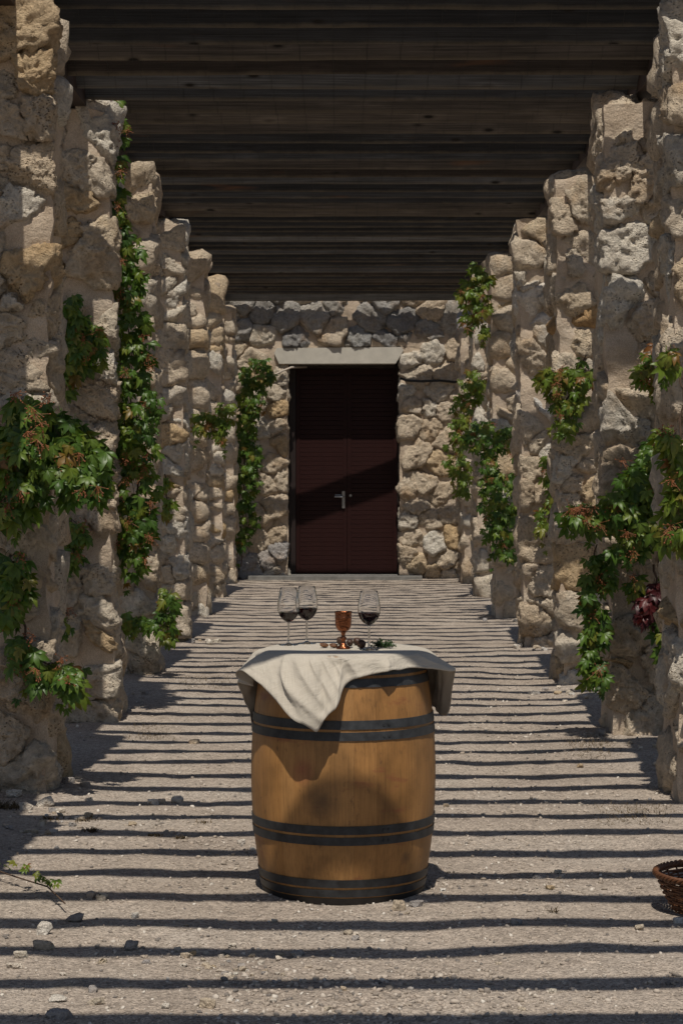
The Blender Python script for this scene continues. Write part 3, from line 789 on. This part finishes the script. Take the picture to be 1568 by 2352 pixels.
link('cup', b_.mesh('cup', COPPER, True), gob)
b_ = MB(); b_.lathe([(.0003, 0), (.027, 0), (.0275, .003), (.024, .006), (.015, .012), (.009, .022), (.008, .03), (.011, .034), (.0125, .038), (.011, .042), (.0075, .046), (.007, .052), (.009, .058), (.013, .0645), (.0003, .0655)], 40)
link('stem', b_.mesh('stem', COPPER, True), gob)
def nut(xc, yc, r, lab, seed):
    p = on_table(xc, yc); V, F = ICO[3]; P = V*r*np.array([1.05, .95, .97]); P = P+V*(fbm(V*4+seed, 3, 2)*r*.07)[:, None]
    thing('whole_nut', lab, 'nut', (p.x, p.y, p.z+r*.93), (0, 0, seed), 'nuts beside the goblet', fast_mesh('whole_nut', P, F, NUT))
nut(822, 562, .0135, 'dark whole nut touching the right side of the goblet foot', 1)
nut(868, 557, .0150, 'dark whole nut behind the right pair, farthest back', 2)
nut(897, 576, .0165, 'large dark whole nut nearest the single wine glass', 3)
nut(762, 552, .0160, 'dark whole nut half hidden behind the goblet stem', 4)
def half_nut(xc, yc, r, lab, seed, rz):
    p = on_table(xc, yc); t = thing('walnut_half', lab, 'walnut half', (p.x, p.y, p.z+r*.82), (.28, .1, rz), 'nuts beside the goblet')
    b = MB(); prof = [(.0003, -r)]+[(r*math.sin(a), -r*math.cos(a)) for a in np.linspace(.2, math.pi/2, 8)]+[(r*.88*math.sin(a), -r*.88*math.cos(a)) for a in np.linspace(math.pi/2, .2, 8)]+[(.0003, -r*.88)]
    b.lathe(prof, 28); me = b.mesh('shell', SHELL, True)
    for v in me.vertices: v.co = v.co*Vector((1.25, .95, .82)).length*0+Vector((v.co.x*1.2, v.co.y*.98, v.co.z*.8)); v.co += v.co.normalized()*float(fbm(np.array([v.co])*300+seed, 2, 3)[0])*.0007
    link('shell', me, t)
    V, F = ICO[3]; P = V*np.array([r*.98, r*.78, r*.42]); P = P+V*(np.abs(vnoise(V*3.2+seed, 4))*r*.28)[:, None]; P[:, 2] -= r*.22
    link('kernel', fast_mesh('kernel', P, F, KERNEL), t)
half_nut(655, 572, .0145, 'open walnut half lying leftmost on the cloth', 1, .3)
half_nut(716, 573, .0135, 'open walnut half touching the left side of the goblet foot', 5, -.2)
# sprig of herbs
def herb(name, p, n_st, size, lab, cat, seed, spread=1.0):
    r = random.Random(seed); t = thing(name, lab, cat, p); st = MB(); lv = MB()
    for k in range(n_st):
        a = r.uniform(0, 6.28); L = size*r.uniform(.6, 1.1); pts = [Vector((r.uniform(-.012, .012)*spread, r.uniform(-.01, .01), .003))]
        d = Vector((math.cos(a)*spread, math.sin(a)*.8, r.uniform(.1, .9))).normalized()
        for i in range(7):
            pts.append(pts[-1]+d*L/7); d = (d+Vector((r.uniform(-.3, .3), r.uniform(-.3, .3), r.uniform(-.28, .18)))).normalized()
            if pts[-1].z < .004: pts[-1].z = .004
        st.tube(pts, .0008, 4)
        for i in range(1, 8):
            for _ in range(5):
                c = pts[i]+Vector((r.uniform(-1, 1), r.uniform(-1, 1), r.uniform(-1, 1)))*.003
                u = Vector((r.uniform(-1, 1), r.uniform(-1, 1), r.uniform(-.5, 1))).normalized(); v = u.orthogonal().normalized(); l = r.uniform(.005, .010); w_ = l*.3
                if c.z+u.z*l < .001: u.z = abs(u.z)
                lv.add([c, c+u*l*.5+v*w_, c+u*l, c+u*l*.5-v*w_], [(0, 1, 2, 3)])
    link('stem', st.mesh('stem', STEM), t); o = link('leaves', lv.mesh('leaves', HERB), t); o['kind'] = 'stuff'
herb('herb_sprig', on_table(1040, 574), 30, .040, 'small green thyme sprig lying beside the single wine glass', 'herb sprig', 3, 1.35)

# ------------------------------------------------------------------ wicker basket at the right
bp = on_ground(1568, 2088); bp.x = 1.372; bp.z = g1(bp.x, bp.y)
bas = thing('wicker_basket', 'brown woven wicker basket standing on the gravel at the right edge', 'basket', bp)
bh = .138
def br(z): return .150+.075*(z/bh)**.75
NK = 26; st = MB()
for k in range(NK):
    a = 2*math.pi*k/NK; st.tube([(br(z)*math.cos(a), br(z)*math.sin(a), z+.004) for z in np.linspace(0, bh, 5)], .0035, 5)
link('stakes', st.mesh('stakes', WICKER, True), bas)
z = .008; row = 0; rm = None
while z < bh-.004:
    rd = MB(); NN = NK*4; ph = row*math.pi
    rd.tube([((br(z)+.0045*math.cos(NK/2*t+ph))*math.cos(t), (br(z)+.0045*math.cos(NK/2*t+ph))*math.sin(t), z+.0015*math.sin(5*t+row*2.1)) for t in [2*math.pi*i/NN for i in range(NN)]], .0042+.0006*math.sin(row*1.7), 5, True)
    link('woven_rod', rd.mesh('woven_rod', WICKER, True), bas); z += .0093; row += 1
for ph in (0, 2.1, 4.2):
    rd = MB(); NN = 150
    rd.tube([((br(bh)+.002+.007*math.cos(22*t+ph))*math.cos(t), (br(bh)+.002+.007*math.cos(22*t+ph))*math.sin(t), bh+.004+.007*math.sin(22*t+ph)) for t in [2*math.pi*i/NN for i in range(NN)]], .0058, 6, True)
    link('rim', rd.mesh('rim', WICKER, True), bas)
b_ = MB(); b_.lathe([(.001, .01), (.146, .01)], 40); link('base', b_.mesh('base', WICKER), bas)
herb('herb_bunch', (bp.x+.02, bp.y-.02, bp.z+.012), 90, .15, 'bunch of green herbs inside the wicker basket', 'herbs', 9, 1.3)
# ------------------------------------------------------------------ creeper
def leaf_mesh(seed, k=1.0, mat=LEAF):
    "a five-part palmate leaf hanging along -z, facing -y, stalk at the origin"
    r = random.Random(seed); b = MB()
    lead = .03
    for ang, L in ((0, .102), (.58, .092), (-.58, .092), (1.2, .066), (-1.2, .066)):
        L *= r.uniform(.85, 1.12)*k; ang += r.uniform(-.14, .14); W = L*r.uniform(.15, .19); droop = r.uniform(.1, .55); fold = r.uniform(.15, .5); V = []; F = []
        ns = 6; prof = (.04, .34, .78, 1, .84, .46, 0)
        for i in range(ns+1):
            s = i/ns; c = Vector((0, -.018*k*math.sin(s*2.2)+droop*L*s*s*.55, -L*s*(1-.12*droop*s))); wd = W*prof[i]*(1+.12*((i % 2)-.5))
            e = fold*wd
            V += [c+Vector((-wd, -e*.7, 0)), c, c+Vector((wd, -e*.7, 0))]
            if i: a = (i-1)*3; F += [(a, a+1, a+4, a+3), (a+1, a+2, a+5, a+4)]
        Rm = Matrix.Rotation(-ang, 3, 'Y')@Matrix.Rotation(r.uniform(-.25, .25), 3, 'Z')
        b.add([Rm@v+Vector((0, 0, -lead*k)) for v in V], F)
    b.tube([(0, .012, .01), (0, -.004, -lead*k*.5), (0, 0, -lead*k)], .0016*k, 4)
    me = b.mesh('leaf', mat, True); return me
LM = {m.name: [leaf_mesh(s, 1, m) for s in range(6)] for m in (LEAF, LEAFB, LEAFR)}
def vine(label, d, clusters, stems, mat=LEAF, seed=1, size=1.0, thick=.16, berries=0, side=0, dens=1.0, group=None):
    """clusters: (px, py, rx, ry, n) ellipses seen at depth d; stems: lists of picture points at depth d.
    leaves lie in a layer up to `thick` before the face; side leans them round an inner edge"""
    r = random.Random(seed)
    base = at(*stems[0][0], d); base.z = max(base.z, 0)
    t = thing('creeper', label, 'creeper', base, group='creepers climbing the pillars and wall')
    sm = MB()
    for s in stems:
        pts = []
        for i, (px, py) in enumerate(s):
            p = at(px, py, d-.03); pts.append(p-base)
        fine = []
        for a, b in zip(pts, pts[1:]):
            for k in range(4): fine.append(a.lerp(b, k/4)+Vector((r.uniform(-.012, .012), r.uniform(-.02, .01), r.uniform(-.01, .01))))
        fine.append(pts[-1]); sm.tube(fine, [.007*(1-.6*i/len(fine))+.001 for i in range(len(fine))], 5)
    bm = MB(); cen = []; todo = []
    for (px, py, rx, ry, n) in clusters[::2]:                    # bare runners reaching past the leaves
        x, y = px+r.uniform(-.7, .7)*rx, py+.4*ry; pts = []
        for i in range(7):
            pts.append(at(x, y, d-.035-.02*r.random())-base); x += r.uniform(-.16, .16)*rx; y += ry*r.uniform(.12, .3)
        sm.tube(pts, [.0022-.0002*i for i in range(7)], 4)
        o = link('leaf', r.choice(LM[mat.name]), t, pts[-1], (r.uniform(-.5, .2), r.uniform(-.5, .5), r.uniform(-.7, .7))); o.scale = (.5*size,)*3
        o = link('leaf', r.choice(LM[LEAFB.name]), t, pts[4], (r.uniform(-.5, .2), r.uniform(-.5, .5), r.uniform(-.7, .7))); o.scale = (.55*size,)*3
    for (px, py, rx, ry, n) in clusters:
        for k in range(int(n*dens*1.75)):
            while True:
                u, v = r.uniform(-1, 1), r.uniform(-1, 1)
                if u*u+v*v < 1: break
            q = r.random()
            dep = d-.03-thick*q*(1-.55*(u*u+v*v))
            p = at(px+u*rx, py+v*ry-8, dep)
            m_ = mat
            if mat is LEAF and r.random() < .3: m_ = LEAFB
            s_ = size*r.uniform(.6, 1.08)
            todo.append((p.y, p-base, r.choice(LM[m_.name]), (r.uniform(-.65, .3), r.uniform(-.5, .5), r.uniform(-.75, .75)+side), s_))
        cen.append((px, py, rx, ry))
        if len(clusters) > 0:
            a = at(px, py-ry*.8, d-.04)-base
            for _ in range(3):
                e = at(px+r.uniform(-rx, rx)*.8, py+r.uniform(-.5, .9)*ry, d-.05-thick*.5*r.random())-base
                m1 = a.lerp(e, .5)+Vector((r.uniform(-.03, .03), -.03, .02)); sm.tube([a, m1, e], [.003, .0024, .0015], 4)
    for k in range(berries):
        px, py, rx, ry = r.choice(cen); u, v = r.uniform(-.9, .9), r.uniform(-.9, .9)
        c = at(px+u*rx, py+v*ry, d-.05-thick*r.uniform(.6, 1.1))-base
        for j in range(16):
            e = c+Vector((r.gauss(0, .022), r.gauss(0, .014), r.gauss(0, .022))); bm.add([e+Vector(q_)*.0042 for q_ in ICO[0][0]], ICO[0][1])
            bm.tube([c+Vector((0, .02, .02)), e], .0009, 3, caps=False)
    todo.sort(key=lambda q: q[0]); cut = 300-2*len(clusters[::2]); rest = MB()
    for k, (_, loc, me, rot, s_) in enumerate(todo):
        if k < cut:
            o = link('leaf', me, t, loc, rot); o.scale = (s_, s_, s_)
        else:                                                   # the deepest leaves of a very big creeper, joined
            Mx = Matrix.LocRotScale(loc, Euler(rot), Vector((s_, s_, s_)))
            rest.add([Mx@v.co for v in me.vertices], [tuple(q.vertices) for q in me.polygons])
    if rest.v: o = link('foliage', rest.mesh('foliage', mat, True), t); o['kind'] = 'stuff'
    link('stem', sm.mesh('stem', STEM, True), t)
    if berries: o = link('berries', bm.mesh('berries', BERRY), t); o['kind'] = 'stuff'
    return t
vine('large bushy bright green creeper spreading over the middle of the nearest left pillar', 10.22,
     [(105, 1010, 95, 75, 62), (190, 1070, 65, 80, 42), (45, 1055, 70, 85, 46), (110, 1090, 120, 55, 40), (25, 1165, 45, 38, 14), (235, 1075, 26, 62, 12), (70, 940, 60, 36, 12)],
     [[(120, 905), (100, 980), (60, 1060), (30, 1180)], [(100, 980), (180, 1040), (235, 1130)]], LEAF, 1, 1.0, .30, 16)
vine('low creeper strand hanging down the nearest left pillar towards the gravel', 10.2,
     [(35, 1335, 42, 55, 22), (22, 1400, 24, 30, 8), (55, 1500, 30, 55, 14), (120, 1545, 45, 28, 14), (165, 1560, 34, 42, 16), (40, 1290, 30, 26, 6)],
     [[(20, 1270), (40, 1340), (60, 1440), (55, 1500), (120, 1530), (175, 1580)]], LEAF, 2, .95, .16, 7)
vine('shaded creeper clump between the first two left pillars at upper height', 13.06,
     [(165, 720, 34, 42, 22), (185, 790, 52, 60, 38), (150, 860, 20, 50, 14), (220, 800, 24, 50, 10)],
     [[(150, 900), (160, 820), (175, 720), (190, 690)]], LEAF, 3, .95, .2, 3)
vine('small creeper sprigs on the second left pillar just beneath the bushy one', 13.06,
     [(165, 1215, 30, 28, 13), (160, 1280, 24, 34, 13), (190, 1225, 20, 22, 6), (150, 1430, 14, 40, 5)],
     [[(150, 1450), (150, 1330), (165, 1250), (190, 1200)]], LEAF, 31, .9, .12, 3)
vine('long dark creeper column running from the pergola down between the left pillars', 13.5,
     [(264, 232, 14, 14, 4), (280, 300, 18, 28, 9), (272, 390, 16, 45, 13), (275, 480, 17, 50, 16), (282, 570, 38, 38, 26), (295, 650, 40, 45, 34), (292, 740, 48, 50, 44), (302, 830, 54, 60, 52), (308, 930, 60, 65, 60), (302, 1020, 64, 60, 58), (302, 1110, 64, 60, 54), (305, 1200, 54, 60, 46), (300, 1280, 36, 38, 20)],
     [[(268, 1310), (268, 1100), (266, 900), (268, 700), (275, 500), (270, 350), (262, 230)], [(300, 1300), (320, 1100), (300, 900), (290, 650)]], LEAF, 4, .9, .28, 30, 0, .8)
vine('thin hanging creeper sprig on the fourth left pillar', 18.85, [(381, 1115, 8, 25, 6), (386, 1165, 12, 28, 8)], [[(378, 1090), (383, 1140), (392, 1195)]], LEAFB, 5, .95, .12, 0)
vine('low creeper strands reaching round the foot of the third left pillar', 15.8,
     [(385, 1400, 20, 48, 18), (380, 1450, 24, 24, 9), (320, 1432, 44, 16, 14), (290, 1425, 14, 18, 4)], [[(280, 1430), (330, 1425), (370, 1435), (390, 1380), (395, 1350)]], LEAF, 6, .95, .14, 0)
vine('olive creeper tuft hanging on the fifth left pillar at half height', 21.9,
     [(470, 975, 34, 26, 24), (516, 955, 20, 32, 18), (512, 1000, 14, 26, 8)], [[(480, 1010), (500, 960), (520, 930)]], LEAFB, 7, 1.0, .14, 3)
vine('tall dark ivy growing up the end wall left of the door', 29.1,
     [(590, 860, 42, 36, 46), (580, 920, 34, 40, 36), (570, 980, 22, 50, 34), (566, 1060, 30, 50, 40), (556, 1130, 36, 50, 38), (564, 1190, 32, 40, 26), (553, 1245, 14, 36, 13), (535, 1060, 20, 46, 14)],
     [[(555, 1300), (560, 1150), (565, 1000), (575, 880), (600, 830)]], LEAF, 8, 1.15, .3, 4)
vine('creeper draping the top of the fifth right pillar under the pergola', 21.7,
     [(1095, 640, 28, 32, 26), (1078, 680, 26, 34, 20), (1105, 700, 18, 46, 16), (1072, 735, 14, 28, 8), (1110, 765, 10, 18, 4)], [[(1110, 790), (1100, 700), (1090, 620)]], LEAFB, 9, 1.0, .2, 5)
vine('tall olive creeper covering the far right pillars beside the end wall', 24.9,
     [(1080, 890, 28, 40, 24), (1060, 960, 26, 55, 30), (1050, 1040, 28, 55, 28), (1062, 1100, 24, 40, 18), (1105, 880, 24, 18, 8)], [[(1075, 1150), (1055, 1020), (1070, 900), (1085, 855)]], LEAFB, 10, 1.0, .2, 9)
vine('broad creeper mass across the lower half of the fifth right pillar', 21.6,
     [(1110, 1010, 38, 42, 36), (1160, 1010, 32, 26, 16), (1120, 1080, 26, 40, 18), (1145, 1140, 48, 60, 60), (1150, 1215, 42, 56, 44), (1155, 1270, 28, 24, 12), (1180, 1040, 10, 34, 5)],
     [[(1160, 1295), (1140, 1150), (1110, 1020), (1100, 970)]], LEAF, 11, 1.0, .25, 12)
vine('creeper tuft hanging over the third right pillar beneath the orange stone', 15.15,
     [(1265, 868, 30, 22, 14), (1330, 860, 45, 38, 30), (1310, 915, 32, 40, 20), (1300, 970, 22, 38, 12), (1270, 900, 14, 20, 4)], [[(1295, 1010), (1300, 920), (1330, 850), (1345, 815)]], LEAFB, 12, .95, .18, 4)
vine('slender creeper strand on the pale fourth right pillar', 18.2,
     [(1265, 1080, 26, 42, 18), (1268, 1140, 14, 34, 9), (1258, 1195, 26, 38, 18), (1268, 1010, 10, 26, 4)], [[(1255, 1235), (1268, 1140), (1262, 1050), (1270, 990)]], LEAFB, 13, .95, .14, 3)
vine('reddish creeper sprig high on the broad right pillar', 12.3,
     [(1515, 825, 36, 36, 22), (1490, 855, 26, 24, 10), (1515, 875, 20, 24, 8)], [[(1512, 990), (1514, 900), (1520, 800)]], LEAFB, 14, .95, .16, 8)
vine('large bushy creeper with orange berries reaching across the broad right pillar', 12.25,
     [(1520, 1050, 50, 55, 46), (1475, 1110, 55, 60, 50), (1530, 1130, 42, 70, 42), (1425, 1165, 52, 45, 36), (1370, 1185, 58, 30, 28), (1480, 1210, 55, 50, 34), (1320, 1180, 40, 26, 14), (1440, 1260, 40, 36, 14), (1540, 1220, 20, 60, 12), (1535, 1000, 30, 24, 9)],
     [[(1520, 1330), (1500, 1200), (1420, 1170), (1300, 1180)], [(1500, 1200), (1530, 1050), (1545, 985)]], LEAF, 15, .95, .3, 26)
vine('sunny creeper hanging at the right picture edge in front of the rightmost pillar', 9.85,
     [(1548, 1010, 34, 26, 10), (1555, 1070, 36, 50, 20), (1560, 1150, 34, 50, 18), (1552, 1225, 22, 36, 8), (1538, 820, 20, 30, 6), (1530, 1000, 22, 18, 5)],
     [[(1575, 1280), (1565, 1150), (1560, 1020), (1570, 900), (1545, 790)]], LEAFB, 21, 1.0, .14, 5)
vine('creeper strand hanging low along the edge between the second and third right pillars', 12.3,
     [(1365, 1310, 24, 38, 16), (1350, 1370, 18, 40, 12), (1365, 1440, 24, 50, 20), (1352, 1520, 18, 44, 12), (1378, 1545, 12, 28, 6), (1400, 1330, 26, 20, 6)],
     [[(1375, 1570), (1360, 1450), (1360, 1350), (1370, 1250)]], LEAF, 16, .9, .14, 4)
vine('dark wine red creeper leaves low on the broad right pillar', 12.22,
     [(1492, 1395, 34, 30, 22), (1512, 1355, 20, 22, 9)], [[(1500, 1300), (1510, 1350), (1490, 1400)]], LEAFR, 17, 1.0, .12, 0)
vine('green sprigs beneath the wine red leaves at the broad right pillar', 12.22,
     [(1520, 1440, 18, 30, 10), (1540, 1480, 14, 24, 7), (1455, 1345, 16, 28, 7), (1515, 1500, 14, 16, 4)], [[(1520, 1400), (1525, 1450), (1540, 1500)]], LEAF, 18, .9, .1, 2)
# trailing shoot on the gravel at the left
g_ = on_ground(20, 2035); tr = thing('trailing_shoot', 'young creeper shoot trailing over the gravel at the left edge', 'creeper', (g_.x, g_.y, g1(g_.x, g_.y)))
r_ = random.Random(77); sm = MB(); path = [on_ground(px, py) for px, py in ((-25, 2020), (20, 2035), (65, 2050), (110, 2065), (150, 2098))]
path = [Vector((p.x, p.y, g1(p.x, p.y)+.03)) for p in path]; sm.tube([p-g_ for p in path], .003, 5); link('stem', sm.mesh('stem', STEM), tr)
for a, b in zip(path, path[1:]):
    for k in range(4):
        p = a.lerp(b, r_.random())+Vector((0, r_.uniform(-.03, .03), r_.uniform(.02, .06)))
        o = link('leaf', r_.choice(LM[LEAFB.name]), tr, p-g_, (r_.uniform(-1.5, -.6), r_.uniform(-.6, .6), r_.uniform(-1, 1))); o.scale = (r_.uniform(.28, .42),)*3

# ------------------------------------------------------------------ stones lying about
def loose(px, py, w, mat, lab, seed, flat=.6, group='loose stones on the gravel'):
    "px, py: lower middle of the stone in the picture, w its width there (1568 wide picture)"
    p = on_ground(px, py); R = w/FPX*p.y/2*1.2; r = random.Random(seed); pl = []
    for k in range(9):
        nn = unit([r.gauss(0, 1), r.gauss(0, 1), r.gauss(0, 1)]); sc_ = np.linalg.norm(nn*np.array([1.1, .8, flat])); pl.append((nn, R*sc_*r.uniform(.62, 1)))
    for s_ in (-1, 1):
        for ax, e in (((s_, 0, 0), 1.05), ((0, s_, 0), .85), ((0, 0, s_), flat)): pl.append((np.array(ax, float), R*e))
    D, F = ICO[3 if w > 12 else 2]; n_ = np.array([q[0] for q in pl]); d_ = np.array([q[1] for q in pl])
    t = np.maximum(D@n_.T, 0)/d_; rr = (t**26).sum(1)**(-1/26); P = D*(rr*(1+.09*fbm(D*2.3+seed*3.1, 4, 5)))[:, None]
    thing('loose_stone', lab, 'stone', (p.x, p.y+R*.5, g1(p.x, p.y)+R*flat*.55), (0, 0, r.uniform(-.5, .5)), group, fast_mesh('loose_stone', P, F, mat))
SMALL = 'small pale chip of stone scattered on the gravel path'
def c7(x, y): return x*.49966, (1700+.544*y)/1.08874
def c8(x, y): return (853+.5446*x)/1.08874, (1700+.5446*y)/1.08874
LS = [(c7, 203, 1165, 62, PALE, 'large white upright stone on the lit gravel at lower left', .95), (c7, 197, 1243, 80, TAN, 'long tan stone in the shadow stripe below the white upright stone', .5),
      (c7, 100, 1280, 48, TAN, 'tan stone left of the long tan one near the left edge', .7), (c7, 70, 1325, 60, PALE, 'flat white stone nearest the left edge low in the picture', .4),
      (c7, 266, 1494, 66, PALE, 'flat white stone above the lowest shadow stripe at left', .4), (c7, 450, 1502, 58, TAN, 'tan stone right of the flat white stone above the lowest shadow stripe', .6),
      (c7, 428, 1448, 44, DARKROCK, 'grey stone in the shadow edge above the tan stone at lower left', .65), (c7, 600, 1240, 60, DARKROCK, 'round dark grey stone on the shadow stripe left of centre', .7),
      (c7, 856, 1278, 44, TAN, 'brownish stone half sunk in the shadow stripe below the barrel at left', .6), (c7, 1362, 1258, 52, DARKROCK, 'round slate grey stone on the shadow stripe below the barrel', .65),
      (c7, 957, 1518, 60, TAN, 'reddish tan stone alone at the bottom left of centre', .75), (c7, 760, 1525, 36, PALE, 'small white stone left of the reddish tan one at the bottom', .6),
      (c7, 418, 1012, 50, DARKROCK, 'grey stone of the touching pair in the stripe left of the barrel foot', .7), (c7, 470, 1018, 50, TAN, 'tan stone of the touching pair in the stripe left of the barrel foot', .65),
      (c7, 620, 1098, 36, PALE, 'small white stone above a shadow stripe left of the barrel foot', .7), (c7, 706, 566, 46, PALE, 'left white stone of the cluster lying left of the barrel middle', .6),
      (c7, 738, 562, 34, PALE, 'middle cream stone of the cluster lying left of the barrel middle', .7), (c7, 812, 558, 60, PALE, 'right and broadest stone of the cluster left of the barrel middle', .5),
      (c7, 893, 290, 42, TAN, 'tan pebble alone on the shadow stripe left of the barrel upper hoops', .5), (c7, 610, 674, 40, TAN, 'tan stone in a stripe between nearest left pillar and barrel', .5),
      (c7, 1112, 760, 32, PALE, 'white pebble close to the left side of the barrel lower hoops', .7), (c7, 352, 1115, 60, DARKROCK, 'dark stone at the end of the trailing shoot', .6),
      (c7, 208, 572, 70, PALE, 'big white stone at the foot of the nearest left pillar', .7), (c7, 62, 540, 60, PALE, 'white stone left in the rubble at the nearest left pillar foot', .6),
      (c7, 120, 592, 54, PALE, 'pale stone lowest in the rubble at the nearest left pillar foot', .6), (c7, 392, 498, 40, DARKROCK, 'grey stone in the shade right of the nearest left pillar', .6),
      (c7, 312, 486, 60, DARKROCK, 'dark flat stone in the shade touching the nearest left pillar', .4), (c7, 280, 1572, 90, DARKROCK, 'dark flat stone in the lowest shadow stripe at left', .4),
      (c8, 263, 1052, 54, TAN, 'tan stone leaning at the right front of the barrel foot', .85), (c8, 342, 1034, 50, DARKROCK, 'grey stone just right of the tan one at the barrel foot', .55),
      (c8, 30, 1156, 36, TAN, 'left tan stone of two small ones in the shadow stripe before the barrel', .7), (c8, 72, 1168, 28, PALE, 'right pale stone of two small ones in the shadow stripe before the barrel', .7),
      (c8, 803, 1130, 52, DARKROCK, 'dark stone in the shadow stripe right of the barrel', .6), (c8, 1368, 1156, 44, TAN, 'light tan stone left of the basket below it', .65),
      (c8, 1552, 1116, 50, PALE, 'white stone directly below the basket', .5), (c8, 897, 906, 36, DARKROCK, 'dark stone on the stripe right of the barrel foot', .5),
      (c8, 480, 584, 26, TAN, 'tiny orange brown pebble right of the barrel lower middle', .6), (c8, 1095, 404, 26, TAN, 'tiny orange pebble between barrel and right pillars', .8),
      (c8, 967, 1444, 34, TAN, 'brown flat stone in the lit band at bottom right of centre', .45), (c8, 1455, 408, 44, PALE, 'flat pale stone near the foot of the rightmost pillar', .4),
      (c8, 1190, 262, 40, DARKROCK, 'dark stone against the base of the broad right pillar', .8), (c8, 885, 60, 40, PALE, 'flat white stone before the third right pillar', .4)]
for i, (f, x, y, w_, m_, lab, fl) in enumerate(LS):
    px, py = f(x, y); loose(px, py, w_*.5, m_, lab, 200+i, fl)
r_ = random.Random(8)
for k in range(150):
    if k < 48: x, y = c7(r_.gauss(1080, 150), r_.gauss(1320, 45))
    elif k < 76: x, y = c7(r_.uniform(20, 420), r_.uniform(540, 720))
    elif k < 100: x, y = r_.uniform(10, 1550), r_.uniform(1900, 2330)
    else:
        x, y = r_.choice([(1215, 1490), (1240, 1495), (1300, 1590), (1150, 1425), (1330, 1600), (470, 1480), (1480, 1720), (300, 1600)]); x += r_.gauss(0, 22); y += r_.gauss(0, 6)
    if 560 < x < 1010 and y < 2085: continue
    loose(x, y, r_.uniform(7, 17), r_.choice([PALE, PALE, TAN, TAN, DARKROCK]), SMALL, 400+k, r_.uniform(.4, .8), 'small stone chips on the path')
# flat slabs and rubble along the pillar feet
def weed(px, py, n, h, lab, sprd, seed, mat=DRY):
    r = random.Random(seed); p = on_ground(px, py); b = MB()
    for k in range(n):
        o = Vector((r.gauss(0, sprd), r.gauss(0, sprd*.8), 0)); a = r.uniform(0, 6.28); d = Vector((math.cos(a)*.9, math.sin(a)*.9, r.uniform(.3, 1.2))).normalized(); l = h*r.uniform(.5, 1.2)
        s = Vector((-d.y, d.x, 0)).normalized()*.0022; m1 = o+d*l*.55+Vector((0, 0, .004)); e = o+d*l-Vector((0, 0, l*.12))
        b.add([o-s, o+s, m1+s*.8, m1-s*.8, e], [(0, 1, 2, 3), (3, 2, 4)])
    thing('dry_weed', lab, 'weed', (p.x, p.y, g1(p.x, p.y)-.002), (0, 0, 0), 'dry weeds on the gravel', b.mesh('dry_weed', mat))
for i, (f, x, y, n_, h_, lab, sp) in enumerate([(c7, 425, 708, 70, .035, 'largest dark dry weed tuft, left of the barrel in a lit band', .018), (c7, 712, 722, 40, .022, 'left of two small dry weed tufts beside the barrel lower part', .014),
     (c7, 838, 730, 40, .026, 'right of two small dry weed tufts beside the barrel lower part', .014), (c7, 930, 668, 25, .022, 'flat dry weed scrap in the shadow stripe left of the barrel', .018), (c7, 230, 640, 60, .03, 'greenish dry weed below the nearest left pillar foot', .03),
     (c7, 400, 645, 60, .025, 'brownish dry weed right of the greenish one near the left pillar', .03), (c7, 20, 590, 160, .06, 'tall dry weed at the left edge beside the pillar foot', .04), (c8, 958, 962, 14, .03, 'dry brown leaf scrap right of the barrel foot', .008), (c8, 970, 1072, 12, .04, 'thin yellow dry blade lying right of the barrel', .01)]):
    px, py = f(x, y); weed(px, py, n_, h_, lab, sp, 600+i)
def grass_patch(px0, px1, d0, d1, n, lab, seed):
    r = random.Random(seed); b = MB()
    for k in range(n):
        d = r.uniform(d0, d1); x = (r.triangular(px0, px1, (px0+px1)/2)-CX)/FPX*d; o = Vector((x, d, g1(x, d)-.002)); a = r.uniform(0, 6.28)
        dr = Vector((math.cos(a), math.sin(a), r.uniform(.2, 1))).normalized(); l = r.uniform(.015, .05); s = Vector((-dr.y, dr.x, 0)).normalized()*.0018
        b.add([o-s, o+s, o+dr*l], [(0, 1, 2)])
    o = link('dry_grass', b.mesh('dry_grass', DRY)); o['kind'] = 'stuff'; o['label'] = lab
grass_patch(1350, 1568, 9.3, 9.95, 500, 'thin dry grass at the foot of the rightmost pillar', 1)
grass_patch(1280, 1430, 11.4, 12.4, 600, 'thin dry grass at the foot of the broad right pillar', 2)
grass_patch(370, 560, 15.0, 15.9, 500, 'thin dry grass before the third left pillar', 3)
grass_patch(270, 420, 12.3, 13.1, 400, 'thin dry grass before the second left pillar', 4)
